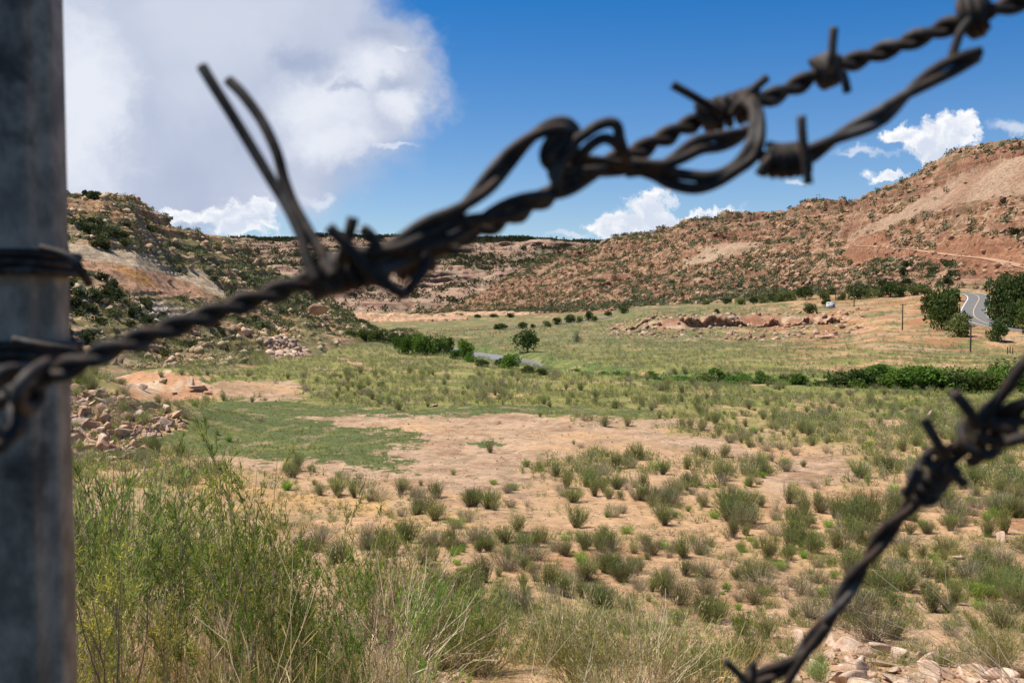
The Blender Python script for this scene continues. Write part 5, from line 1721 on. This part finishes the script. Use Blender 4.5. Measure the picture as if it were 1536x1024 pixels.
for a in [(1416, 495, 66, 58, 'dark', 'big dark green tree left of the highway bend'), (1398, 478, 40, 36, 'dark', 'dark tree behind the left shoulder of the big one by the bend'), (1436, 505, 40, 40, 'olive', 'olive tree in front of the highway bend'), (1425, 450, 20, 26, 'olive', 'small olive tree above the highway bend'),
          (1499, 482, 62, 48, 'dark', 'dark tree on the right side of the highway bend'), (1532, 480, 70, 60, 'dark', 'tallest dark tree right of the highway'), (1548, 500, 58, 50, 'dark', 'dark tree at the right frame edge by the highway'), (1496, 512, 32, 34, 'dark', 'low dark tree on the red bank below the highway'), (1520, 492, 40, 40, 'dark', 'dark tree filling the gap right of the highway'),
          (1515, 440, 34, 44, 'olive', 'olive tree above the highway at the slope foot'), (1480, 428, 22, 26, 'olive', 'olive tree beneath the dirt track'), (1460, 420, 20, 26, 'olive', 'small olive tree under the track bend'),
          (791, 528, 32, 42, 'dark', 'lone round dark tree on the river bank'), (865, 515, 18, 12, 'grey', 'small grey-green tree on the far pasture'), (1215, 470, 16, 20, 'dark', 'small dark tree on the edge of the red ledge')]:
    place_tree(*a)
for x, y, h, w in [(525, 512, 18, 30), (545, 514, 21, 34), (568, 514, 20, 34), (590, 513, 20, 32), (608, 512, 20, 28), (624, 513, 19, 26)]:
    place_tree(x, y, h, w, 'dark', 'dark tree in the grove at the tip of the left hillside', 'tree', 'dark grove at the tip of the left hillside', d=float(np.interp(x, [525, 624], [222, 214])))
for x, y, h, w in [(612, 531, 28, 26), (628, 532, 30, 26), (645, 532, 28, 26), (660, 530, 25, 22), (673, 528, 22, 18), (600, 524, 20, 22)]:
    place_tree(x, y, h, w, 'bright', 'bright green willow in the riverside row', 'willow', 'bright green riverside willows left of the water')
for x, y, h, w in [(695, 537, 28, 28), (705, 532, 18, 20), (722, 549, 10, 24), (752, 551, 13, 24), (768, 553, 23, 34), (706, 543, 15, 20), (792, 560, 12, 26), (812, 562, 10, 26), (686, 538, 14, 22)]:
    place_tree(x, y, h, w, 'bright' if h > 17 or x < 710 else 'dark', 'green willow clump on the near bank beside the water', 'willow', 'willow clumps on the near bank beside the water')
for x, y, h, w, k in [(752, 494, 9, 20, 'dark'), (744, 494, 8, 9, 'dark'), (784, 494, 11, 16, 'dark'), (799, 493, 7, 9, 'dark'), (820, 490, 10, 14, 'olive'), (835, 487, 11, 15, 'dark'), (855, 484, 13, 18, 'dark'), (870, 484, 12, 12, 'olive'), (883, 482, 15, 13, 'dark'), (892, 483, 9, 10, 'dark'), (935, 470, 9, 16, 'dark'), (912, 474, 8, 12, 'dark')]:
    place_tree(x, y, h, w, k, 'small dark tree in the line along the valley road', 'tree', 'small trees along the valley road')
for x, w, h, d in [(615, 36, 11, 520), (632, 16, 8, 530), (716, 12, 6, 520), (690, 14, 6, 560), (662, 14, 6, 560), (645, 12, 6, 560), (740, 14, 6, 540), (765, 16, 7, 520), (580, 14, 7, 530)]:
    place_tree(x, 0, h, w, 'dark', 'tiny dark tree below the far sand bluffs', 'tree', 'tiny trees below the far sand bluffs', d=d)
for x, y, h, w, k in [(1286, 447, 20, 26, 'dark'), (1237, 445, 15, 20, 'olive'), (1207, 449, 20, 26, 'dark'), (1186, 450, 14, 20, 'olive'), (1170, 450, 16, 24, 'olive'), (1145, 452, 12, 18, 'olive'), (1130, 452, 10, 16, 'dark'), (1110, 454, 11, 20, 'olive'), (1090, 455, 9, 16, 'dark'), (1318, 445, 14, 18, 'olive'), (1335, 452, 20, 30, 'dark'), (1352, 442, 14, 18, 'dark'), (1303, 440, 16, 18, 'olive'), (1262, 446, 12, 16, 'olive'), (1370, 436, 16, 20, 'olive'), (1385, 430, 18, 24, 'olive'), (1160, 440, 8, 14, 'dark'), (1060, 458, 8, 14, 'olive'), (1240, 460, 12, 16, 'dark'), (1075, 470, 7, 10, 'dark')]:
    dd = float(np.interp(x, [1050, 1100, 1300, 1400], [380, 350, 325, 318])) if y < 460 else None
    place_tree(x, y, h, w, k, f'{"dark" if k == "dark" else "olive"} tree in the row where the right hillside meets the flat', 'tree', f'{"dark" if k == "dark" else "olive"} trees in the row below the right hillside', d=dd)
# green band along the river on the right
bx = np.concatenate([np.linspace(868, 1560, 62), np.linspace(1010, 1560, 34)])
for j, x in enumerate(bx):
    x = x + R.uniform(-6, 6)
    i = np.argmin(np.abs(768 + F * rv[:, 0] / rv[:, 1] - x))
    side = -1 if j % 3 else 1
    d = rv[i, 1] + side * (rv[i, 2] + R.uniform(1.2, 4.0))
    hh_ = R.uniform(1.0, 1.7) * (1.25 if x > 1250 else 1.0)
    k = R.choice(['bright', 'dark', 'olive'], p=[0.6, 0.25, 0.15])
    wd_ = hh_ * R.uniform(1.3, 2.2)
    place_tree(x, 0, hh_ / d * F, wd_ / d * F, k, f'{ {"bright": "bright green", "dark": "dark green", "olive": "olive"}[k]} willow bush in the long band crossing the pasture', 'willow_bush', f'{ {"bright": "bright green", "dark": "dark green", "olive": "olive"}[k]} willow bushes in the long band', d=d, cat_='bush')

# ------------------------------------------------------------------ poles, shed, pylon, small posts
M_wood = plain('weathered_pole_wood', (0.085, 0.065, 0.05), 0.9, nsc=6)
M_white = plain('white_painted_sheet', (0.74, 0.76, 0.78), 0.5, nsc=2, lo=0.9, hi=1.05)
M_dark = plain('dark_fittings', (0.05, 0.05, 0.05), 0.6)
M_steelg = plain('galvanised_lattice', (0.30, 0.31, 0.32), 0.6)


def arr(P, r0, r1, sides=8):
    V_, F_, _ = tubes([np.array(P, float)], [r0], [r1], np.ones((1, 3)), sides)
    return V_, F_


def boxarr(cx, cy, cz, sx, sy, sz):
    V_ = np.array([[x, y, z] for x in (-1, 1) for y in (-1, 1) for z in (-1, 1)], float) * np.array([sx, sy, sz]) / 2 + np.array([cx, cy, cz])
    F_ = np.array([[0, 1, 3, 2], [4, 6, 7, 5], [0, 4, 5, 1], [2, 3, 7, 6], [0, 2, 6, 4], [1, 5, 7, 3]])
    return V_, F_


def merge(parts):
    V = []; Fc = []; n = 0
    for v_, f_ in parts:
        V.append(v_); Fc.append(f_ + n); n += len(v_)
    return np.concatenate(V), [f for f in Fc]


def pole(x, y, hpx, label, d=None):
    p_ = at(x, y) if d is None else (W2(x, d), d, float(gz(W2(x, d), d)))
    h = hpx * p_[1] / F
    o = empty('utility_pole', p_)
    V_, F_ = arr([(0, 0, -0.3), (0, 0, h * 0.5), (0, 0, h)], 0.16, 0.11)
    mesh_np('shaft', V_, F_, M_wood, parent=o, smooth=True)
    V_, F_ = boxarr(0, -0.17, h - 0.35, 1.3, 0.1, 0.12)
    mesh_np('crossarm', V_, F_, M_wood, parent=o)
    for s in (-0.5, 0.5):
        V_, F_ = arr([(s, -0.17, h - 0.29), (s, -0.17, h - 0.22), (s, -0.17, h - 0.12)], 0.05, 0.03)
        mesh_np('insulator', V_, F_, M_dark, parent=o, smooth=True)
    return tag(o, label, 'utility pole')


pole(1455.5, 529, 42, 'nearest dark utility pole, standing below the highway')
pole(1353.5, 495, 40, 'utility pole left of the big dark tree')
pole(1281, 460, 25, 'distant utility pole right of the white shed')
pole(1253, 452, 20, 'thin far utility pole just above the white shed', d=330)
pole(1230, 452, 19, 'thin far utility pole left of the white shed', d=335)

p_ = at(1246, 462)
o = empty('shed', p_, 0.25)
o.scale = (0.82, 0.82, 0.8)
V_, F_ = boxarr(0, 0, 0.85, 2.5, 1.8, 1.8); mesh_np('wall', V_, F_, M_white, parent=o)
V_ = np.array([[-1.4, -1.05, 1.76], [1.4, -1.05, 1.76], [1.4, 1.05, 1.76], [-1.4, 1.05, 1.76], [-1.4, 0, 2.15], [1.4, 0, 2.15]]); F4 = np.array([[0, 1, 5, 4], [2, 3, 4, 5], [0, 3, 2, 1]]); F3 = np.array([[0, 4, 3], [1, 2, 5]])
mesh_np('roof', V_, [F4, F3], M_white, parent=o)
V_, F_ = boxarr(0.6, -0.92, 0.72, 0.7, 0.05, 1.4); mesh_np('door', V_, F_, M_steelg, parent=o)
tag(o, 'small white shed on the terrace edge below the hillside', 'shed')

# lattice pylon on the skyline
k_ = np.argmin(np.where((right.v > 5.9) & (right.v < 6.1), np.abs(right.px - 1227), 1e9))
bx_, by_, bz_ = right.X.ravel()[k_], right.Y.ravel()[k_], right.Z.ravel()[k_]
o = empty('pylon', (bx_, by_, bz_))
hp = 6.2
for s in (-1.1, 1.1):
    V_, F_ = arr([(s, 0, -2), (s, 0, hp)], 0.12, 0.09, 6); mesh_np('leg', V_, F_, M_steelg, parent=o)
for z in (hp - 0.5, hp - 2.2):
    V_, F_ = boxarr(0, -0.15, z, 3.4, 0.14, 0.18); mesh_np('crossarm', V_, F_, M_steelg, parent=o)
tag(o, 'tiny two-legged power pylon on the hillside skyline', 'pylon')

for x, y, lb in ((1511, 531, 'left wooden fence post on the red bank'), (1515, 530, 'middle wooden fence post on the red bank'), (1519, 531, 'right wooden fence post on the red bank')):
    p_ = at(x, y)
    V_, F_ = arr([(0, 0, -0.2), (0, 0, 1.0), (0, 0, 1.25)], 0.09, 0.07)
    o = mesh_np('fence_post', V_, F_, M_wood, smooth=True); o.location = p_
    tag(o, lb, 'fence post')

# ------------------------------------------------------------------ the steel post and the wires close to the camera
m_wire, t, p, out = newmat('rusty_wire')
tc_ = N(t, 'ShaderNodeTexCoord')
n1 = NOISE(t, tc_.outputs['Object'], 260, 5, 0.65)
n2 = NOISE(t, tc_.outputs['Object'], 60, 4, 0.6)
cc = MIX(t, SMOOTH(t, n1, 0.42, 0.62), (0.028, 0.025, 0.023), (0.07, 0.043, 0.029))
cc = MIX(t, SMOOTH(t, n2, 0.52, 0.66), cc, (0.11, 0.10, 0.092))
t.links.new(cc, p.inputs['Base Color'])
p.inputs['Roughness'].default_value = 0.7
p.inputs['Metallic'].default_value = 0.2
p.inputs['Specular IOR Level'].default_value = 0.3
b = N(t, 'ShaderNodeBump'); b.inputs['Distance'].default_value = 0.0003
t.links.new(n1, b.inputs['Height']); t.links.new(b.outputs[0], p.inputs['Normal'])

m_post, t, p, out = newmat('weathered_galvanised_steel')
tc_ = N(t, 'ShaderNodeTexCoord')
mp_ = N(t, 'ShaderNodeMapping'); mp_.inputs['Scale'].default_value = (1.1, 1.1, 0.75); t.links.new(tc_.outputs['Object'], mp_.inputs[0])
n1 = NOISE(t, mp_.outputs[0], 60, 6, 0.65)
n2 = NOISE(t, tc_.outputs['Object'], 22, 4, 0.6)
cc = MIX(t, SMOOTH(t, n1, 0.35, 0.65), (0.17, 0.138, 0.108), (0.38, 0.31, 0.245))
cc = MIX(t, SMOOTH(t, n2, 0.55, 0.72), cc, (0.05, 0.04, 0.033))
t.links.new(cc, p.inputs['Base Color'])
p.inputs['Roughness'].default_value = 0.6
p.inputs['Metallic'].default_value = 0.25


def pt3(L, n=14):
    """photo points with a distance each -> smooth polyline in space"""
    P = []
    for q in L:
        a, b = ray(q[0], q[1]); y = q[2]
        P.append((float(a) * y, y, float(b) * y))
    return catmull(P, n)


def resample(P, step):
    seg = np.linalg.norm(np.diff(P, axis=0), axis=1); s = np.concatenate([[0], np.cumsum(seg)])
    u_ = np.arange(0, s[-1], step)
    return np.stack([np.interp(u_, s, P[:, i]) for i in range(3)], 1), u_


def frames(P):
    T = np.gradient(P, axis=0); T /= np.linalg.norm(T, axis=1)[:, None] + 1e-12
    A = np.zeros_like(P); a = np.cross(T[0], [0, 1, 0.1]); a /= np.linalg.norm(a)
    for i in range(len(P)):
        a = a - T[i] * (a @ T[i]); a /= np.linalg.norm(a) + 1e-12
        A[i] = a
    return T, A, np.cross(T, A)


def rod(P, r, sides=9, endcap=True):
    P = np.asarray(P)
    T, A, B = frames(P)
    th = np.linspace(0, 2 * np.pi, sides, endpoint=False)
    rr = np.full(len(P), r)
    ring = P[:, None] + rr[:, None, None] * (np.cos(th)[None, :, None] * A[:, None] + np.sin(th)[None, :, None] * B[:, None])
    V_ = np.concatenate([ring.reshape(-1, 3), P[:1], P[-1:]])
    k = len(P); j = np.arange(k - 1)[:, None] * sides; s_ = np.arange(sides)[None, :]; s2 = (s_ + 1) % sides
    q = np.stack([(j + s_).ravel(), (j + s2).ravel(), (j + sides + s2).ravel(), (j + sides + s_).ravel()], 1)
    c0 = k * sides; s1 = np.arange(sides); s2 = (s1 + 1) % sides
    tri = np.concatenate([np.stack([np.full(sides, c0), s2, s1], 1), np.stack([np.full(sides, c0 + 1), s1 + (k - 1) * sides, s2 + (k - 1) * sides], 1)])
    return V_, q, tri


def addrods(name, rods, parent=None, mat=None):
    V = []; Q = []; T3 = []; n = 0
    for v_, q, t3 in rods:
        V.append(v_); Q.append(q + n); T3.append(t3 + n); n += len(v_)
    return mesh_np(name, np.concatenate(V), [np.concatenate(Q), np.concatenate(T3)], mat or m_wire, smooth=True, parent=parent)


WR = 0.00143


def twisted(P, pitch, r=WR, n=2, ph=0.0, open_=1.0, squash=1.0):
    P, s = resample(P, pitch / 14 if pitch < 0.05 else 0.0012)
    T, A, B = frames(P)
    out_ = []
    for k in range(n):
        a = 2 * np.pi * s / pitch + ph + 2 * np.pi * k / n
        R_ = r * open_ * (1.0 if n == 2 else 1.18)
        out_.append(P + R_ * (np.cos(a)[:, None] * A + np.sin(a)[:, None] * B))
    return out_


def coil(P, turns, rad, r=WR * 0.85, prongs=(), ph=0.0):
    """a barb: wire wound round the path P, with its cut ends running out to the prong points"""
    P, s = resample(P, 0.0002)
    T, A, B = frames(P)
    m = int(turns * 18)
    u_ = np.linspace(0, len(P) - 1, m); i = np.clip(u_.astype(int), 0, len(P) - 2); f = (u_ - i)[:, None]
    c_ = P[i] * (1 - f) + P[i + 1] * f
    a = np.linspace(0, 2 * np.pi * turns, m) + ph
    q = c_ + rad * (np.cos(a)[:, None] * A[i] + np.sin(a)[:, None] * B[i])
    rods = [rod(q, r)]
    for pr in prongs:
        L = pt3(pr, 6)
        rods.append(rod(L, r))
    return rods


def wire(label, parts, group=None):
    o = empty('barbed_wire', parts[0][1][0][0][0].tolist())
    loc = Vector(o.location)
    for nm, rods in parts:
        sh = []
        for v_, q, t3 in rods: sh.append((v_ - np.array(loc)[None], q, t3))
        addrods(nm, sh, o)
    return tag(o, label, 'barbed wire', group)


def seg(L, x0, x1):
    """piece of a path between two photo columns"""
    P = pt3(L)
    px_, _ = project(P[:, 0], P[:, 1], P[:, 2])
    return P[(px_ >= x0) & (px_ <= x1)]


A_ = [(-20, 610, .245), (12, 588, .235), (45, 570, .226), (90, 556, .222), (160, 527, .222), (250, 494, .227), (340, 463, .232), (420, 436, .237), (480, 416, .242), (540, 404, .243), (600, 390, .246), (660, 368, .25), (720, 345, .255), (780, 318, .26), (840, 284, .265), (895, 252, .27), (955, 228, .272), (1010, 200, .276), (1060, 176, .28), (1110, 161, .28), (1170, 141, .28), (1235, 108, .28), (1300, 86, .28), (1370, 60, .275), (1430, 37, .27), (1480, 18, .265), (1570, -8, .26)]
PA = pt3(A_)
sA = twisted(PA, 0.0165)
parts = [('strand', [rod(q, WR)]) for q in sA]
# barbs and windings of the upper wire
parts.append(('barb', coil(seg(A_, 1052, 1132), 5.0, WR * 2.6, prongs=[[(1008, 127, .272), (1035, 142, .272), (1060, 157, .273), (1082, 172, .276)], [(1150, 117, .275), (1128, 136, .274), (1110, 155, .273), (1098, 172, .275)], [(1047, 166, .274), (1056, 178, .273), (1070, 186, .275)]])))
parts.append(('barb', coil(seg(A_, 1222, 1256), 3.2, WR * 2.7, prongs=[[(1251, 42, .272), (1249, 66, .272), (1247, 92, .273), (1243, 108, .276)], [(1271, 138, .274), (1268, 124, .273), (1263, 108, .274)]])))
parts.append(('barb', coil(seg(A_, 1448, 1476), 2.4, WR * 3.4, prongs=[[(1425, 95, .262), (1432, 72, .262), (1441, 48, .262), (1455, 30, .263)], [(1476, -12, .262), (1478, 6, .262), (1470, 28, .262)]])))
parts.append(('barb', coil(seg(A_, 490, 562), 4.5, WR * 2.7, r=WR, prongs=[[(530, 326, .232), (525, 346, .232), (519, 368, .233), (512, 392, .236)], [(493, 341, .230), (520, 368, .230), (548, 398, .231), (578, 424, .232), (608, 444, .233)], [(543, 343, .234), (556, 354, .234), (566, 372, .235), (570, 392, .238)]])))
parts.append(('barb', coil(seg(A_, 588, 640), 3.5, WR * 2.9, r=WR, prongs=[[(606, 443, .236), (622, 424, .236), (636, 404, .237), (640, 382, .240)], [(569, 432, .238), (575, 420, .238), (582, 404, .238)], [(690, 378, .244), (672, 372, .244), (650, 372, .244)]])))
wire('long twisted barbed wire running from the steel post up to the top right corner', parts)

# the doubled end piece with its two free tips, wound on and carried along the main wire
D1 = [(303, 100, .25), (318, 125, .249), (342, 163, .248), (372, 212, .247), (402, 262, .245), (430, 308, .243), (450, 350, .240), (462, 390, .237), (474, 420, .235)]
D2 = [(343, 121, .257), (365, 143, .255), (393, 182, .253), (415, 228, .251), (426, 268, .250), (440, 305, .248), (462, 345, .244), (486, 385, .240), (500, 415, .237)]
rd = [rod(pt3(D1), WR), rod(pt3(D2), WR)]
parts = [('free_end', [rd[0]]), ('free_end', [rd[1]])]
parts.append(('winding', coil(seg(A_, 462, 520), 4.0, WR * 2.9, r=WR, ph=1.0)))
B_ = [(520, 385, .238), (560, 378, .236), (600, 366, .236), (640, 342, .238), (683, 320, .242), (722, 286, .246), (756, 246, .249), (790, 212, .25), (820, 193, .25), (846, 188, .251), (858, 200, .252), (850, 224, .25), (836, 246, .25), (832, 268, .25), (842, 288, .253)]
for q in twisted(pt3(B_), 0.052, open_=0.95, ph=0.6): parts.append(('strand', [rod(q, WR)]))
C_ = [(560, 400, .236), (620, 380, .238), (670, 352, .241), (720, 330, .246), (780, 308, .249), (826, 290, .252), (870, 268, .255), (915, 252, .258)]
for q in twisted(pt3(C_), 0.034, open_=1.1, ph=2.2): parts.append(('strand', [rod(q, WR)]))
C2 = [(855, 205, .252), (834, 214, .25), (822, 236, .25), (832, 254, .252), (858, 247, .254), (896, 250, .258), (940, 253, .262), (985, 250, .266)]
for q in twisted(pt3(C2), 0.06, open_=1.0): parts.append(('strand', [rod(q, WR)]))
wire('doubled loop of wire with two free tips standing up beside the post', parts)

# hooks and loops in the middle
parts = [('hook', [rod(pt3([(846, 240, .25), (860, 215, .25), (876, 203, .25), (895, 190, .25), (915, 184, .25), (926, 190, .25), (930, 208, .251), (936, 228, .254), (940, 240, .258)]), WR)]),
         ('hook', [rod(pt3([(858, 246, .253), (872, 232, .252), (892, 214, .251), (908, 208, .251), (922, 214, .252), (934, 228, .255)]), WR)])]
for L, pit, ph in (([(940, 252, .262), (985, 250, .262), (1012, 240, .262), (1048, 218, .263), (1083, 212, .265), (1112, 203, .268), (1128, 190, .27)], 0.055, 0.4),):
    for q in twisted(pt3(L), pit, ph=ph): parts.append(('strand', [rod(q, WR)]))
parts.append(('loop', [rod(pt3([(930, 246, .262), (985, 252, .262), (1017, 261, .261), (1064, 265, .26), (1096, 254, .26), (1118, 231, .26), (1131, 200, .261), (1130, 165, .264), (1118, 152, .27)]), WR * 1.1)]))
parts.append(('loop', [rod(pt3([(940, 250, .264), (980, 263, .264), (1005, 276, .263), (1041, 283, .261), (1072, 275, .26), (1104, 256, .259), (1130, 236, .259), (1140, 205, .26), (1137, 168, .264), (1126, 150, .27)]), WR * 1.1)]))
parts.append(('binding', coil(seg(A_, 1108, 1140), 2.0, WR * 2.4, r=WR)))
wire('slack wire loops hanging under the middle knot of the upper wire', parts)

E_ = [(1128, 212, .262), (1137, 232, .262), (1160, 241, .262), (1190, 240, .262), (1214, 232, .262), (1262, 204, .262), (1321, 174, .262), (1358, 144, .262), (1404, 112, .262), (1449, 90, .262), (1480, 78, .262)]
parts = [('strand', [rod(q, WR)]) for q in twisted(pt3(E_), 0.046, ph=1.2)]
parts.append(('barb', coil(seg(E_, 1146, 1206), 5.5, WR * 2.5, prongs=[[(1202, 174, .254), (1204, 205, .254), (1208, 238, .254), (1213, 276, .254)], [(1138, 262, .256), (1146, 248, .256), (1156, 236, .257)]])))
wire('broken wire tail with one barb pointing up right under the upper wire', parts)

G_ = [(1060, 1100, .33), (1100, 1052, .325), (1141, 1016, .32), (1175, 1000, .316), (1205, 975, .312), (1245, 926, .308), (1286, 860, .303), (1327, 802, .297), (1363, 760, .29), (1390, 722, .284), (1412, 694, .278), (1446, 668, .27), (1480, 652, .264), (1510, 622, .258), (1545, 600, .252), (1600, 585, .25)]
parts = [('strand', [rod(q, WR)]) for q in twisted(pt3(G_), 0.040, ph=0.3)]
parts.append(('strand', [rod(pt3([(1470, 628, .258), (1500, 596, .255), (1521, 566, .252), (1540, 540, .25), (1570, 505, .25)]), WR * 1.1)]))
parts.append(('strand', [rod(pt3([(1462, 640, .262), (1488, 636, .258), (1515, 633, .256), (1560, 630, .255)]), WR)]))
parts.append(('barb', coil(seg(G_, 1376, 1420), 3.4, WR * 3.1, r=WR, prongs=[[(1387, 630, .262), (1397, 648, .262), (1409, 668, .263), (1416, 684, .266)], [(1448, 726, .266), (1436, 716, .266), (1420, 700, .267)], [(1360, 742, .272), (1370, 724, .27), (1380, 704, .27)]])))
parts.append(('barb', coil(seg(G_, 1444, 1512), 3.0, WR * 3.4, r=WR * 1.1, ph=2.0, prongs=[[(1430, 589, .252), (1444, 604, .252), (1456, 620, .253), (1464, 640, .256)], [(1560, 652, .25), (1536, 656, .25), (1510, 664, .252)]])))
parts.append(('barb', coil(seg(G_, 1112, 1146), 2.5, WR * 2.8, prongs=[[(1088, 991, .312), (1106, 1008, .312), (1124, 1026, .312)], [(1129, 993, .312), (1130, 1010, .312), (1126, 1030, .313)]])))
parts.append(('strand', [rod(pt3([(1160, 1060, .318), (1182, 1022, .314), (1205, 985, .310), (1240, 938, .306)]), WR)]))
wire('lower barbed wire climbing to a rusty knot at the right edge', parts)

# post: folded steel section, face towards the camera, flange turned back
xr = float(ray(104, 440)[0]) * 0.4215
prof = [(-0.33, 0.40), (xr - 0.0075, 0.3975), (xr - 0.0055, 0.3995), (xr - 0.0045, 0.4055), (xr - 0.0015, 0.4075), (xr, 0.4095), (xr, 0.4215), (xr - 0.003, 0.4215), (xr - 0.0035, 0.412), (xr - 0.009, 0.409), (-0.33, 0.409)]
zz = np.linspace(-1.75, 0.22, 30)
V_ = np.array([[x, y, z] for z in zz for x, y in prof]); np_ = len(prof)
V_[:, 1] += 0.0006 * np.sin(V_[:, 2] * 37)
q = []
for i in range(len(zz) - 1):
    for j in range(np_):
        j2 = (j + 1) % np_
        q.append([i * np_ + j, i * np_ + j2, (i + 1) * np_ + j2, (i + 1) * np_ + j])
post = empty('steel_post', (-0.2, 0.42, -1.7))
V_ -= np.array([-0.2, 0.42, -1.7])
sec = mesh_np('section', V_, np.array(q), m_post, parent=post)
for zc in (0.0, -0.35, -0.7):
    V2, F2 = boxarr(-0.235 + 0.2, 0.394 - 0.42, zc + 1.7, 0.012, 0.008, 0.012)
    mesh_np('lug', V2, F2, m_post, parent=post)
tag(post, 'weathered grey steel fence post filling the left edge', 'fence post')


def wrap(zpx, n, dz, sag, label, extra):
    """tie wire going round the post"""
    z0 = float(ray(60, zpx)[1]) * 0.39
    L = []
    for k in range(n):
        z = z0 + (k - (n - 1) / 2) * dz
        L += [(-0.30, 0.388, z + 0.001), (-0.22, 0.389, z + sag), (xr - 0.004, 0.3895, z), (xr + 0.004, 0.397, z - 0.0006), (xr + 0.006, 0.41, z - 0.001), (xr + 0.004, 0.422, z - 0.001), (xr - 0.006, 0.428, z), (-0.25, 0.428, z), (-0.335, 0.424, z + dz * 0.3), (-0.338, 0.40, z + dz * 0.5)]
    o = empty('tie_wire', (xr, 0.39, z0))
    v_, q_, t_ = rod(catmull(L, 7), 0.0017)
    addrods('winding', [(v_ - np.array([xr, 0.39, z0]), q_, t_)], o)
    for nm, e in extra:
        v_, q_, t_ = rod(pt3(e), 0.0017)
        addrods(nm, [(v_ - np.array([xr, 0.39, z0]), q_, t_)], o)
    return tag(o, label, 'tie wire')


wrap(392, 3, 0.0034, 0.0, 'upper tie wire wound round the steel post', [('tail', [(60, 372, .376), (100, 384, .376), (120, 404, .378), (134, 425, .385)])])
wrap(532, 3, 0.0036, 0.0, 'lower tie wire wound round the post where the barbed wire leaves it', [('tail', [(20, 510, .36), (60, 518, .36), (100, 525, .362), (128, 540, .368)])])
o = empty('tie_wire', pt3([(10, 600, .22), (12, 602, .22)])[0].tolist())
loc = np.array(o.location)
for nm, L in (('winding', [(70, 545, .225), (48, 560, .215), (30, 580, .212), (28, 605, .215), (44, 612, .225), (58, 596, .23), (50, 570, .228), (24, 562, .222), (-5, 575, .215), (-20, 600, .212)]), ('winding', [(60, 560, .232), (40, 585, .228), (22, 612, .22), (24, 640, .216), (6, 664, .212), (-18, 680, .212)]), ('tail', [(38, 560, .222), (16, 556, .215), (-10, 566, .213), (-30, 590, .213)]), ('winding', [(52, 575, .24), (34, 610, .236), (30, 645, .23), (4, 650, .222), (-12, 640, .22), (-30, 630, .22)])):
    v_, q_, t_ = rod(pt3(L), 0.0016)
    addrods(nm, [(v_ - loc, q_, t_)], o)
tag(o, 'snarled wire ends hanging at the left edge below the barbed wire', 'tie wire')
